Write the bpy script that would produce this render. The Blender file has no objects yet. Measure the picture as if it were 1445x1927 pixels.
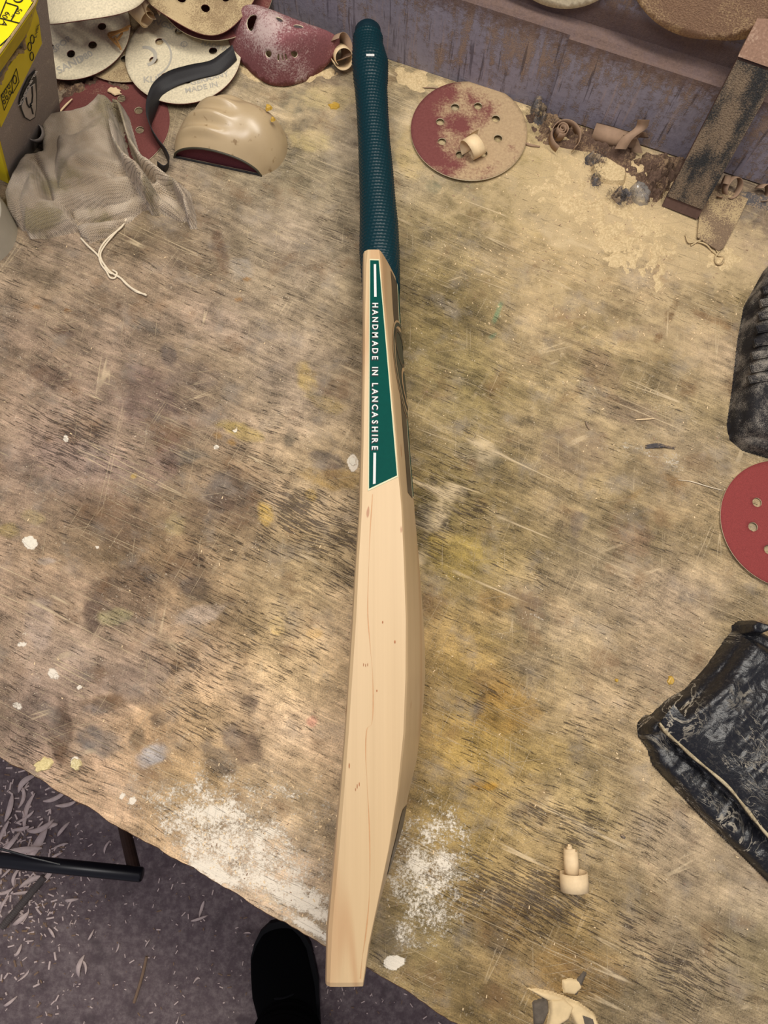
import bpy, bmesh, math, random
import numpy as np
from mathutils import Vector, Matrix, geometry
random.seed(7); RNG = np.random.default_rng(11)
C = bpy.context.scene.collection
scn = bpy.context.scene

# ---------------------------------------------------------------- camera
F_PX, H = 1336.0, 0.65                 # focal length in pixels of the 1445x1927 frame, lens height above the bench (m)
_d = np.array([700-722.5, -(1280-963.5), -F_PX]); _d /= np.linalg.norm(_d)   # straight down, in camera axes
_up = -_d; _y = np.array([0, 1., 0]); _y -= _y.dot(_up)*_up; _y /= np.linalg.norm(_y)
_x = np.cross(_y, _up); RC = np.array([_x, _y, _up])
cam = bpy.data.cameras.new('camera'); cam.sensor_fit = 'VERTICAL'; cam.sensor_height = 24
cam.lens = 24*F_PX/1927; cam.clip_start = 0.02; cam.clip_end = 30
camo = bpy.data.objects.new('camera', cam); C.objects.link(camo)
M4 = Matrix([list(RC[0])+[0], list(RC[1])+[0], list(RC[2])+[H], [0, 0, 0, 1]]); camo.matrix_world = M4
scn.camera = camo

# ---------------------------------------------------------------- light
FLOOR = -0.75
w = bpy.data.worlds.new('world'); scn.world = w; w.use_nodes = True
w.node_tree.nodes['Background'].inputs[0].default_value = (0.83, 0.80, 0.95, 1)
w.node_tree.nodes['Background'].inputs[1].default_value = 0.42
def area(name, loc, target, sx, sy, power, col):
    l = bpy.data.lights.new(name, 'AREA'); l.shape = 'RECTANGLE'; l.size = sx; l.size_y = sy; l.energy = power; l.color = col
    o = bpy.data.objects.new(name, l); C.objects.link(o); o.location = loc
    o.rotation_euler = (Vector(target)-Vector(loc)).to_track_quat('-Z', 'Y').to_euler(); return o
area('strip_light', (0.22, 0.40, 1.30), (0.05, 0.15, 0), 1.1, 0.16, 22, (1.0, 0.95, 0.86))
area('fill_light', (-0.36, 0.02, 1.45), (0, 0.35, 0), 0.35, 0.35, 10, (1.0, 0.96, 0.93))  # soft fill lamp added above the bench, no window there
scn.view_settings.view_transform = 'Standard'; scn.view_settings.look = 'None'
scn.view_settings.exposure = -0.42; scn.view_settings.gamma = 1; scn.view_settings.use_curve_mapping = False

# ---------------------------------------------------------------- geometry helpers
def P(u, v, z=0.0):                    # point of the world at height z that stands on the sight line of a photo pixel
    r = RC @ np.array([u-722.5, -(v-963.5), -F_PX]); k = (z-H)/r[2]
    return np.array([r[0]*k, r[1]*k, z])
def on_plane(u, v, p0, n):
    r = RC @ np.array([u-722.5, -(v-963.5), -F_PX]); o = np.array([0, 0, H])
    return o + r*((np.asarray(p0)-o) @ n)/(r @ n)
def nrm(a): a = np.asarray(a, float); return a/np.linalg.norm(a)
def mesh(name, verts, faces, mats=None, parent=None, smooth=False, mi=None, loc=None):
    me = bpy.data.meshes.new(name); me.from_pydata([tuple(map(float, v)) for v in verts], [], [tuple(int(i) for i in f) for f in faces])
    if mats is not None:
        for m in (mats if isinstance(mats, (list, tuple)) else [mats]): me.materials.append(m)
    if mi is not None: me.polygons.foreach_set('material_index', list(mi))
    if smooth: me.polygons.foreach_set('use_smooth', [True]*len(me.polygons))
    me.update(); o = bpy.data.objects.new(name, me); C.objects.link(o)
    if parent: o.parent = parent; o.matrix_parent_inverse = Matrix.Translation(-Vector(parent.location))
    return o
def thing(name, label, cat, loc=(0, 0, 0), group=None):
    o = bpy.data.objects.new(name, None); C.objects.link(o); o.location = tuple(map(float, loc)); o.empty_display_size = .02
    o['label'] = label; o['category'] = cat
    if group: o['group'] = group
    return o
def tag(o, label=None, cat=None, group=None, kind=None):
    for k, v in (('label', label), ('category', cat), ('group', group), ('kind', kind)):
        if v: o[k] = v
    return o
class MB:
    def __init__(s): s.v = []; s.f = []; s.m = []
    def add(s, v, f, m=0):
        n = len(s.v); s.v += [tuple(map(float, p)) for p in v]; s.f += [tuple(i+n for i in q) for q in f]; s.m += [m]*len(f); return s
    def box(s, c, sx, sy, sz, ax=None, m=0):     # ax: 3 axes rows
        ax = np.eye(3) if ax is None else np.asarray(ax); c = np.asarray(c)
        v = [c+ax[0]*sx*i/2+ax[1]*sy*j/2+ax[2]*sz*k/2 for k in (-1, 1) for j in (-1, 1) for i in (-1, 1)]
        return s.add(v, [(0, 2, 3, 1), (4, 5, 7, 6), (0, 1, 5, 4), (2, 6, 7, 3), (0, 4, 6, 2), (1, 3, 7, 5)], m)
    def tube(s, pts, r, n=8, m=0, closed=False):
        pts = [np.asarray(p, float) for p in pts]; K = len(pts); rr = r if hasattr(r, '__len__') else [r]*K
        V = []; up = np.array([0, 0, 1.])
        for i, p in enumerate(pts):
            t = nrm((pts[min(i+1, K-1)]-pts[max(i-1, 0)])+1e-9); a = np.cross(t, up)
            if np.linalg.norm(a) < 1e-3: a = np.cross(t, [1, 0, 0])
            a = nrm(a); b = np.cross(a, t); up = b
            V += [p+rr[i]*(a*math.cos(2*math.pi*j/n)+b*math.sin(2*math.pi*j/n)) for j in range(n)]
        Fc = [(i*n+j, i*n+(j+1) % n, (i+1)*n+(j+1) % n, (i+1)*n+j) for i in range(K-1) for j in range(n)]
        if not closed: Fc += [tuple(range(n-1, -1, -1)), tuple((K-1)*n+j for j in range(n))]
        return s.add(V, Fc, m)
    def prism(s, poly_lo, poly_hi, m=0, ms=None):
        n = len(poly_lo); v = list(poly_lo)+list(poly_hi)
        s.add(v, [tuple(range(n-1, -1, -1)), tuple(range(n, 2*n))], m)
        k = len(s.v)-2*n; s.f += [(k+i, k+(i+1) % n, k+n+(i+1) % n, k+n+i) for i in range(n)]; s.m += [m if ms is None else ms]*n; return s
    def build(s, name, mats, parent=None, smooth=False): return mesh(name, s.v, s.f, mats, parent, smooth, s.m)
def plate(poly, thick, n=None):        # flat polygon given by 3D points, thickened along n
    poly = [np.asarray(p) for p in poly]
    if n is None: n = nrm(np.cross(poly[1]-poly[0], poly[2]-poly[0]))
    n = np.asarray(n); return MB().prism([p-n*thick for p in poly], poly)
def catmull(pts, k=8):
    pts = [np.asarray(p, float) for p in pts]; Q = [2*pts[0]-pts[1]]+pts+[2*pts[-1]-pts[-2]]; out = []
    for i in range(1, len(Q)-2):
        for j in range(k):
            t = j/k; a, b, c, d = Q[i-1:i+3]
            out.append(.5*((2*b)+(c-a)*t+(2*a-5*b+4*c-d)*t*t+(3*b-a-3*c+d)*t**3))
    return out+[pts[-1]]
def vnoise(x, y, seed=0):
    r = np.random.default_rng(seed).random((256, 256)); xi = np.floor(x).astype(int); yi = np.floor(y).astype(int)
    fx = x-xi; fy = y-yi; fx = fx*fx*(3-2*fx); fy = fy*fy*(3-2*fy); g = lambda a, b: r[a & 255, b & 255]
    return (g(xi, yi)*(1-fx)+g(xi+1, yi)*fx)*(1-fy)+(g(xi, yi+1)*(1-fx)+g(xi+1, yi+1)*fx)*fy
def fbm(x, y, seed=0, o=4):
    s = 0; a = .5; t = 0
    for i in range(o): s = s+a*vnoise(x*2**i+17.3*i, y*2**i+5.1*i, seed+i); t += a; a *= .5
    return s/t
def sdist(px, py, poly):               # distance to a polygon's outline, positive inside
    d = np.full(px.shape, 1e9); ins = np.zeros(px.shape, bool); n = len(poly)
    for i in range(n):
        x0, y0 = poly[i][:2]; x1, y1 = poly[(i+1) % n][:2]; ex, ey = x1-x0, y1-y0
        t = np.clip(((px-x0)*ex+(py-y0)*ey)/(ex*ex+ey*ey+1e-12), 0, 1)
        d = np.minimum(d, np.hypot(px-x0-t*ex, py-y0-t*ey))
        c = ((y0 > py) != (y1 > py)) & (px < (x1-x0)*(py-y0)/((y1-y0)+1e-12)+x0); ins ^= c
    return np.where(ins, d, -d)
def sstep(a, b, x): t = np.clip((x-a)/(b-a), 0, 1); return t*t*(3-2*t)
def puff(name, layers, res, mats, parent=None, fn=None, base=-.0015, power=.5):
    """solid of rounded layers lying on the bench: layers = (outline, height, edge radius[, foot height])"""
    allp = np.array([p[:2] for L in layers for p in L[0]]); lo = allp.min(0)-res*3; hi = allp.max(0)+res*3
    nx, ny = ((hi-lo)/res).astype(int)+1
    X, Y = np.meshgrid(lo[0]+np.arange(nx)*res, lo[1]+np.arange(ny)*res, indexing='ij'); Z = np.full(X.shape, base)
    dm = np.full(X.shape, -1.)
    for L in layers:
        d = sdist(X, Y, L[0]); dm = np.maximum(dm, d); t = np.clip(d/L[2], 0, 1); h = L[1](X, Y) if callable(L[1]) else L[1]
        z = np.where(d > 0, (L[3] if len(L) > 3 else 0)+h*(1-(1-t)**2)**power, base); Z = np.maximum(Z, z)
    if fn is not None: Z = np.where(dm > 0, fn(X, Y, Z, dm), Z)
    keep = dm > -res*1.6; idx = -np.ones(X.shape, int); ii = np.argwhere(keep); idx[keep] = np.arange(len(ii))
    V = np.stack([X[keep], Y[keep], Z[keep]], 1); a = idx[:-1, :-1]; b = idx[1:, :-1]; c = idx[1:, 1:]; d = idx[:-1, 1:]
    ok = (a >= 0) & (b >= 0) & (c >= 0) & (d >= 0)
    Fq = np.stack([a[ok], b[ok], c[ok], d[ok]], 1)
    return mesh(name, V, Fq, mats, parent, True)
def text_mesh(s, size, bold=0.0, align='CENTER'):
    cu = bpy.data.curves.new('lettering', 'FONT'); cu.body = s; cu.size = size; cu.align_x = align; cu.align_y = 'CENTER'; cu.offset = bold
    cu.resolution_u = 3; o = bpy.data.objects.new('lettering', cu); C.objects.link(o)
    me = bpy.data.meshes.new_from_object(o.evaluated_get(bpy.context.evaluated_depsgraph_get()))
    v = [np.array(x.co) for x in me.vertices]; f = [tuple(p.vertices) for p in me.polygons]
    bpy.data.objects.remove(o); bpy.data.curves.remove(cu); bpy.data.meshes.remove(me); return v, f

# ---------------------------------------------------------------- materials
def srgb(c): return tuple((x/255/12.92 if x/255 <= .04045 else ((x/255+.055)/1.055)**2.4) for x in c)+(1,)
class NT:
    def __init__(s, name, rough=.7, spec=.3):
        s.m = bpy.data.materials.new(name); s.m.use_nodes = True; s.t = s.m.node_tree; s.b = s.t.nodes['Principled BSDF']
        s.b.inputs['Roughness'].default_value = rough; s.b.inputs['Specular IOR Level'].default_value = spec
        s.tc = s.t.nodes.new('ShaderNodeTexCoord').outputs['Object']
    def n(s, t, **k):
        x = s.t.nodes.new(t)
        for a, b in k.items(): setattr(x, a, b)
        return x
    def put(s, sock, v):
        if hasattr(v, 'is_output') or isinstance(v, bpy.types.NodeSocket): s.t.links.new(v, sock)
        else: sock.default_value = v
    def map(s, scale=(1, 1, 1), rot=(0, 0, 0), loc=(0, 0, 0), src=None):
        if any(rot): src = s.map((1, 1, 1), (0, 0, 0), (0, 0, 0), s.rot_only(rot, src)); rot = (0, 0, 0)
        x = s.n('ShaderNodeMapping'); s.put(x.inputs[0], src or s.tc); x.inputs['Scale'].default_value = scale
        x.inputs['Rotation'].default_value = rot; x.inputs['Location'].default_value = loc; return x.outputs[0]
    def rot_only(s, rot, src=None):
        x = s.n('ShaderNodeMapping'); s.put(x.inputs[0], src or s.tc); x.inputs['Rotation'].default_value = rot; return x.outputs[0]
    def noise(s, vec=None, scale=1., detail=4., rough=.55, dist=0.):
        x = s.n('ShaderNodeTexNoise'); s.put(x.inputs['Vector'], vec if vec is not None else s.tc); x.inputs['Scale'].default_value = scale
        x.inputs['Detail'].default_value = detail; x.inputs['Roughness'].default_value = rough; x.inputs['Distortion'].default_value = dist; return x.outputs['Fac']
    def vor(s, vec=None, scale=1., feature='F1', out='Distance'):
        x = s.n('ShaderNodeTexVoronoi', feature=feature); s.put(x.inputs['Vector'], vec if vec is not None else s.tc); x.inputs['Scale'].default_value = scale; return x.outputs[out]
    def math(s, op, a, b=0., c=0.):
        x = s.n('ShaderNodeMath', operation=op)
        for i, v in enumerate((a, b, c)): s.put(x.inputs[i], v)
        return x.outputs[0]
    def step(s, a, b, x):
        y = s.n('ShaderNodeMapRange', interpolation_type='SMOOTHSTEP'); s.put(y.inputs[0], x); s.put(y.inputs[1], a); s.put(y.inputs[2], b)
        y.inputs[3].default_value = 0; y.inputs[4].default_value = 1; return y.outputs[0]
    def mix(s, f, a, b, mode='MIX'):
        x = s.n('ShaderNodeMix', data_type='RGBA', blend_type=mode); s.put(x.inputs[0], f)
        for i, v in ((6, a), (7, b)): s.put(x.inputs[i], srgb(v) if isinstance(v, tuple) and len(v) == 3 else v)
        return x.outputs[2]
    def attr(s, name, out='Color'):
        x = s.n('ShaderNodeAttribute'); x.attribute_name = name; return x.outputs[out]
    def sep(s, v):
        x = s.n('ShaderNodeSeparateColor'); s.put(x.inputs[0], v); return x.outputs
    def col(s, v): s.put(s.b.inputs['Base Color'], srgb(v) if isinstance(v, tuple) and len(v) == 3 else v); return s
    def bump(s, h, strength=.5, dist=.001):
        x = s.n('ShaderNodeBump'); x.inputs['Strength'].default_value = strength; x.inputs['Distance'].default_value = dist
        s.put(x.inputs['Height'], h); s.t.links.new(x.outputs[0], s.b.inputs['Normal']); return s
def plain(name, c, rough=.7, spec=.3, var=.12, scale=120, bump=.2, metal=0):
    m = NT(name, rough, spec); n = m.noise(scale=scale, detail=5)
    k = tuple(max(0, x*(1-var)) for x in c); g = tuple(min(255, x*(1+var)) for x in c)
    m.col(m.mix(n, k, g)); m.b.inputs['Metallic'].default_value = metal
    if bump: m.bump(n, bump, .0005)
    return m.m
def dusty(name, c, dust, lo, hi, scale=25, fine=900, rough=.85, bump=.4, spec=.2):
    m = NT(name, rough, spec); a = m.noise(scale=scale, detail=6, rough=.6); f = m.noise(scale=fine, detail=2)
    k = m.math('ADD', a, m.math('MULTIPLY', m.math('SUBTRACT', f, .5), .55))
    v = m.mix(f, tuple(x*.8 for x in c), tuple(min(255, x*1.15) for x in c))
    m.col(m.mix(m.step(lo, hi, k), v, dust)); m.bump(f, bump, .0006); return m.m

GR = math.radians(25.5)                # the plywood's grain runs along the front edge
def bench_mat():
    m = NT('worn_plywood', .62, .22); st = m.attr('stain'); mk = m.sep(m.attr('mask'))   # R powder, G dark grain, B fine dust
    rt = (0, 0, GR)
    wb = m.n('ShaderNodeVectorMath', operation='ADD'); wn = m.n('ShaderNodeTexNoise'); m.put(wn.inputs['Vector'], m.tc); wn.inputs['Scale'].default_value = 9; wn.inputs['Detail'].default_value = 3
    sc_ = m.n('ShaderNodeVectorMath', operation='SCALE'); m.put(sc_.inputs[0], wn.outputs['Color']); sc_.inputs['Scale'].default_value = .02
    m.put(wb.inputs[0], m.tc); m.put(wb.inputs[1], sc_.outputs[0]); wv = wb.outputs[0]
    g1 = m.noise(m.map((14, 210, 1), rt, src=wv), 1, 7, .68); g2 = m.noise(m.map((70, 900, 1), rt, src=wv), 1, 4, .65)
    bl = m.noise(scale=48, detail=8, rough=.7); bl2 = m.noise(scale=17, detail=5, rough=.6); fine = m.noise(scale=800, detail=3, rough=.65)
    grain = m.math('ADD', m.math('MULTIPLY', g1, .62), m.math('ADD', m.math('MULTIPLY', g2, .42), m.math('ADD', m.math('MULTIPLY', bl, .75), m.math('ADD', m.math('MULTIPLY', fine, .62), m.math('MULTIPLY', bl2, .45)))))
    k = m.math('MULTIPLY_ADD', m.math('SUBTRACT', grain, 1.43), 3.1, 1.12)
    kk = m.math('MINIMUM', m.math('MAXIMUM', m.mixf(k, 1.12, m.math('MULTIPLY', mk[2], .55)), .3), 2.)
    x = m.n('ShaderNodeVectorMath', operation='SCALE'); m.put(x.inputs[0], st); m.put(x.inputs['Scale'], kk); col = x.outputs[0]
    # hue drifts between warm brown and grey
    hv = m.noise(scale=31, detail=5, rough=.6, vec=m.map((1, 1, 1), loc=(3, 3, 3))); col = m.mix(m.math('MULTIPLY', m.step(.5, .72, hv), .38), col, (150, 140, 128)); hv2 = m.noise(scale=23, detail=5, rough=.6, vec=m.map((1, 1, 1), loc=(8, 3, 3))); col = m.mix(m.math('MULTIPLY', m.step(.54, .70, hv2), .42), col, (122, 90, 60))
    # open dark pores along the grain
    pn = m.noise(m.map((52, 640, 1), rt, (3, 1, 0), src=wv), 1, 5, .65); pn2 = m.noise(scale=15, detail=4)
    pv = m.math('ADD', m.math('MULTIPLY', pn, .85), m.math('ADD', m.math('MULTIPLY', pn2, .32), m.math('MULTIPLY', mk[1], .15)))
    pore = m.step(.735, .79, pv); col = m.mix(m.math('MULTIPLY', pore, .72), col, (72, 62, 56))
    pale = m.step(.60, .70, m.noise(m.map((38, 430, 1), rt, (13, 7, 0), src=wv), 1, 4, .6)); col = m.mix(m.math('MULTIPLY', pale, .34), col, (206, 184, 146))
    sp = m.step(.58, .68, m.noise(scale=140, detail=7, rough=.8, dist=.8)); col = m.mix(m.math('MULTIPLY', sp, .50), col, (88, 72, 58))
    sp2 = m.step(.58, .68, m.noise(scale=170, detail=7, rough=.8, dist=.6, vec=m.map((1, 1, 1), loc=(5, 9, 2)))); col = m.mix(m.math('MULTIPLY', sp2, .50), col, (204, 186, 156))
    # knife scratches: long pale lines with the grain, shorter ones across
    def scr(ang, sx, sy, seed, wd, lo, hi, wob=None):
        a = m.noise(m.map((sx, sy, 1), (0, 0, ang), (seed, seed*2, 0)), 1, 0, .5)
        l = m.math('SUBTRACT', 1., m.step(0., wd, m.math('ABSOLUTE', m.math('SUBTRACT', a, .5))))
        return m.math('MULTIPLY', l, m.step(lo, hi, m.noise(scale=13, detail=4, vec=m.map((1, 1, 1), loc=(seed, 0, 0)))))
    s1 = scr(GR-.03, 1.1, 46, 4, .009, .48, .60); s2 = scr(GR+.02, 1.6, 80, 9, .013, .50, .62); s3 = scr(math.radians(118), 1.5, 60, 2, .010, .54, .64); s4 = scr(math.radians(98), 2, 90, 6, .014, .55, .66); s5 = scr(math.radians(-20), 2, 70, 16, .012, .56, .66)
    def cut(ang, sx, sy, seed, keep, r_=.17):
        v = m.n('ShaderNodeTexVoronoi', feature='F1', voronoi_dimensions='2D'); m.put(v.inputs['Vector'], m.map((sx, sy, 1), (0, 0, ang), (seed, seed*3, 0))); v.inputs['Scale'].default_value = 1
        return m.math('MULTIPLY', m.step(r_, r_*.5, v.outputs['Distance']), m.step(keep, keep+.01, m.sep(v.outputs['Color'])[0]))
    c_ = m.math('MAXIMUM', m.math('MAXIMUM', cut(GR-.04, 4, 560, 3, .90), cut(GR+.015, 7, 640, 8, .88)), m.math('MAXIMUM', cut(math.radians(118), 8, 620, 5, .955), m.math('MAXIMUM', cut(math.radians(92), 9, 600, 11, .97), cut(math.radians(-8), 8, 620, 15, .965))))
    s1 = m.math('MAXIMUM', s1, m.math('MULTIPLY', c_, .85))
    s = m.math('MAXIMUM', m.math('MAXIMUM', s1, s2), m.math('MULTIPLY', m.math('MAXIMUM', m.math('MAXIMUM', s3, s5), s4), .7))
    col = m.mix(m.math('MULTIPLY', s, .66), col, (220, 198, 160))
    cr = m.math('MULTIPLY', m.step(.17, .08, m.vor(scale=260)), m.step(.50, .66, m.noise(scale=60, detail=3))); col = m.mix(m.math('MULTIPLY', cr, .75), col, (226, 210, 182))
    sf = m.math('MULTIPLY', m.step(.60, .67, m.noise(scale=210, detail=6, rough=.8, dist=1.5)), m.step(.42, .62, m.noise(scale=20, detail=5, rough=.7, vec=m.map((1, 1, 1), loc=(2, 6, 4))))); col = m.mix(m.math('MULTIPLY', sf, .62), col, (226, 212, 188))
    ds = m.step(.66, .70, m.noise(scale=75, detail=5, rough=.75, dist=1., vec=m.map((1, 1, 1), loc=(6, 1, 4)))); col = m.mix(m.math('MULTIPLY', ds, .55), col, (76, 62, 52))
    # settled sawdust
    dv = m.math('ADD', m.math('MULTIPLY', m.noise(scale=60, detail=7, rough=.7), .7), m.math('MULTIPLY', mk[2], .36)); df = m.step(.50, .70, dv); col = m.mix(m.math('MULTIPLY', df, .66), col, m.mix(fine, (160, 138, 104), (222, 198, 152)))
    # white powder
    pw = m.math('ADD', m.math('MULTIPLY', m.noise(scale=420, detail=5, rough=.8), .62), m.math('ADD', m.math('MULTIPLY', m.noise(scale=70, detail=5, rough=.65), .45), m.math('MULTIPLY', mk[0], .40)))
    pf = m.step(.72, .84, pw); col = m.mix(m.math('MULTIPLY', pf, .88), col, (240, 230, 210))
    m.col(col)
    hgt = m.math('ADD', grain, m.math('SUBTRACT', m.math('MULTIPLY', pf, .25), m.math('ADD', pore, m.math('MULTIPLY', s, .5))))
    m.bump(hgt, .8, .0011); return m.m
def mixf(s, a, b, f):
    x = s.n('ShaderNodeMix', data_type='FLOAT'); s.put(x.inputs[0], f); s.put(x.inputs[2], a); s.put(x.inputs[3], b); return x.outputs[0]
NT.mixf = mixf

def wall_mat():
    m = NT('dusty_slate_paint', .75, .25)
    big = m.noise(scale=11, detail=5); f = m.noise(scale=800, detail=4, rough=.7); med = m.noise(scale=130, detail=6, rough=.7)
    dr = m.noise(m.map((80, 80, 9)), 1, 5, .6, .4); dr2 = m.noise(m.map((210, 210, 16), loc=(4, 1, 7)), 1, 4, .6)
    xyz = m.n('ShaderNodeSeparateXYZ'); m.put(xyz.inputs[0], m.tc); hi = m.step(.0, .098, xyz.outputs[2])
    base = m.mix(big, (132, 129, 142), (162, 154, 166)); base = m.mix(m.math('MULTIPLY', m.step(.45, .7, med), .5), base, (112, 104, 112))
    k = m.math('ADD', m.math('MULTIPLY', dr, .42), m.math('ADD', m.math('MULTIPLY', big, .36), m.math('ADD', m.math('MULTIPLY', med, .30), m.math('MULTIPLY', hi, .06))))
    d = m.step(.56, .66, m.math('ADD', k, m.math('MULTIPLY', m.math('SUBTRACT', f, .5), .22))); col = m.mix(m.math('MULTIPLY', d, .8), base, m.mix(f, (124, 100, 84), (196, 166, 140)))
    d2 = m.step(.56, .68, dr2); col = m.mix(m.math('MULTIPLY', d2, .4), col, (176, 152, 138))
    dk = m.step(.60, .66, m.noise(m.map((240, 240, 14), loc=(5, 3, 1)), 1, 3)); col = m.mix(m.math('MULTIPLY', dk, .6), col, (74, 66, 72))
    geo = m.n('ShaderNodeNewGeometry'); up = m.n('ShaderNodeSeparateXYZ'); m.put(up.inputs[0], geo.outputs['True Normal'])
    lip = m.step(.070, .097, m.math('ADD', xyz.outputs[2], m.math('MULTIPLY', m.math('SUBTRACT', med, .5), .05))); lip = m.math('MULTIPLY', lip, m.step(.13, .115, xyz.outputs[2]))
    top = m.math('MAXIMUM', m.step(.35, .7, up.outputs[2]), lip); col = m.mix(m.math('MULTIPLY', top, .92), col, m.mix(m.noise(scale=420, detail=6, rough=.75), (72, 58, 56), (142, 116, 104)))
    m.col(col); m.bump(m.math('ADD', m.math('MULTIPLY', m.math('MAXIMUM', d, top), f), m.math('ADD', m.math('MULTIPLY', dr2, .4), m.math('MULTIPLY', med, .5))), .8, .0014); return m.m
def willow_mat():
    m = NT('sanded_willow', .42, .35)
    g = m.noise(m.map((230, 2.2, 60)), 1, 4, .55); g2 = m.noise(m.map((34, .8, 12), loc=(2, 0, 0)), 1, 3, .5, .5)
    col = m.mix(g, (178, 150, 110), (202, 174, 132)); col = m.mix(m.math('MULTIPLY', g2, .35), col, (210, 184, 144))
    a = m.noise(m.map((22, 1.1, 0), loc=(.37, .2, 0)), 1, 2, .4, .25)
    l = m.math('SUBTRACT', 1., m.step(0., .022, m.math('ABSOLUTE', m.math('SUBTRACT', a, .47)))); col = m.mix(m.math('MULTIPLY', l, .42), col, (168, 122, 80))
    k = m.step(.745, .775, m.noise(m.map((150, 34, 150), loc=(7, 2, 0)), 1, 1)); col = m.mix(m.math('MULTIPLY', k, .7), col, (146, 88, 48))
    m.col(col); m.bump(g, .08, .0004); return m.m
def towel_mat():
    m = NT('grubby_towelling', .95, .1)
    kn = m.n('ShaderNodeTexBrick'); m.put(kn.inputs['Vector'], m.map((1, 1, 1), (0, 0, .5))); kn.inputs['Scale'].default_value = 210
    kn.inputs['Mortar Size'].default_value = .05; kn.inputs['Mortar Smooth'].default_value = 1.; kn.inputs['Brick Width'].default_value = .5; kn.inputs['Row Height'].default_value = .25
    a = m.noise(scale=26, detail=4); f = m.noise(scale=900, detail=3)
    col = m.mix(m.step(.4, .62, a), (184, 164, 138), (212, 194, 170)); col = m.mix(m.math('MULTIPLY', m.step(.52, .66, m.noise(scale=24, detail=4)), .8), col, (150, 136, 98))
    col = m.mix(m.math('MULTIPLY', kn.outputs['Fac'], .5), col, (104, 90, 72)); col = m.mix(m.math('MULTIPLY', m.step(.45, .75, f), .35), col, (188, 176, 158))
    m.col(col); m.bump(m.math('SUBTRACT', m.math('MULTIPLY', f, 1.), kn.outputs['Fac']), .75, .0011)
    m.b.inputs['Sheen Weight'].default_value = .2; return m.m
def wrap_mat():
    m = NT('glossy_black_tape', .34, .5)
    a = m.noise(scale=34, detail=5, rough=.6, dist=1.2); l = m.math('SUBTRACT', 1., m.step(0., .022, m.math('ABSOLUTE', m.math('SUBTRACT', a, .5))))
    msk = m.step(.48, .62, m.noise(scale=13, detail=3)); b = m.noise(m.map((40, 160, 1), (0, 0, .8)), 1, 4, .6, 1.); l2 = m.math('SUBTRACT', 1., m.step(0., .014, m.math('ABSOLUTE', m.math('SUBTRACT', b, .52))))
    sc = m.math('MAXIMUM', m.math('MULTIPLY', l, msk), m.math('MULTIPLY', l2, m.step(.5, .6, m.noise(scale=21, detail=2))))
    du = m.math('MULTIPLY', m.step(.5, .8, m.noise(scale=420, detail=5, rough=.7)), .28)
    col = m.mix(du, (22, 23, 27), (120, 112, 102)); col = m.mix(m.math('MULTIPLY', sc, .8), col, (186, 176, 156))
    m.col(col); m.put(m.b.inputs['Roughness'], m.mixf(.34, .8, m.math('MAXIMUM', sc, du))); m.bump(m.math('ADD', a, m.math('MULTIPLY', m.noise(scale=90, detail=5), .5)), .7, .003); return m.m
def floor_mat():
    m = NT('dirty_concrete', .85, .2); a = m.noise(scale=3.5, detail=6); f = m.noise(scale=90, detail=6, rough=.7); g = m.noise(scale=400, detail=2)
    col = m.mix(a, (92, 78, 82), (130, 114, 114)); col = m.mix(m.step(.35, .8, f), col, (158, 144, 140)); col = m.mix(m.math('MULTIPLY', m.step(.52, .7, m.noise(scale=26, detail=5)), .5), col, (86, 74, 76))
    col = m.mix(m.step(.70, .74, g), col, (176, 156, 146)); m.col(col); m.bump(f, .6, .003); return m.m

BENCH = bench_mat(); WALL = wall_mat(); WILLOW = willow_mat(); TOWEL = towel_mat(); WRAP = wrap_mat(); FLOORM = floor_mat()
PLYEDGE = plain('plywood_edge', (122, 88, 58), .8, .2, .25, 200, .4)
TIMBER = plain('bench_timber', (128, 100, 72), .8, .2, .2, 40, .4)
GREEN = plain('green_grip_rubber', (1, 40, 48), .42, .28, .12, 300, .1)
STICK = plain('green_sticker', (0, 66, 58), .6, .06, .06, 300, .0)
BORDER = plain('sticker_border', (196, 196, 160), .5, .3, .03, 60, 0)
WHITE = plain('white_print', (206, 206, 202), .5, .2, .03, 200, 0)
INK = plain('black_print', (24, 26, 28), .5, .3, .05, 200, 0)
BROWNST = plain('brown_sticker', (74, 62, 50), .45, .35, .08, 300, 0)
OLIVEST = plain('olive_emblem_print', (52, 58, 50), .45, .35, .22, 900, 0)
GRIT = dusty('red_grit', (112, 64, 60), (176, 152, 124), .58, .90, 18)
GRITD = dusty('red_grit_under_dust', (124, 72, 66), (196, 172, 130), .36, .70, 13, 420)
_m = NT('red_grit_sawdust_on_one_side', .9, .1); _x = _m.n('ShaderNodeSeparateXYZ'); _m.put(_x.inputs[0], _m.tc); _f = _m.noise(scale=420, detail=4, rough=.7)
_k = _m.math('ADD', _m.math('ADD', _m.noise(scale=22, detail=6, rough=.6), _m.math('MULTIPLY', _m.math('SUBTRACT', _f, .5), .3)), _m.math('MULTIPLY', _m.math('SUBTRACT', _x.outputs[0], .098), 3.6))
_m.col(_m.mix(_m.math('MULTIPLY', _m.step(.40, .62, _k), .88), _m.mix(_f, (98, 54, 52), (132, 80, 76)), _m.mix(_f, (150, 126, 98), (204, 180, 140)))); _m.bump(_f, .6, .0008); GRITD = _m.m
GRITP = dusty('red_grit_pale_scuffs', (132, 84, 86), (190, 168, 162), .46, .74, 22, 600)
GRITC = dusty('clean_red_grit', (134, 60, 58), (180, 116, 108), .62, .96, 30, 1100)
BACKP = dusty('pale_paper_backing', (214, 202, 172), (176, 152, 116), .66, .90, 14, 500, .8, .15)
SANDY = dusty('sawdust_caked_grit', (152, 130, 98), (192, 170, 130), .40, .62, 22, 800, .95, .9)
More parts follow.
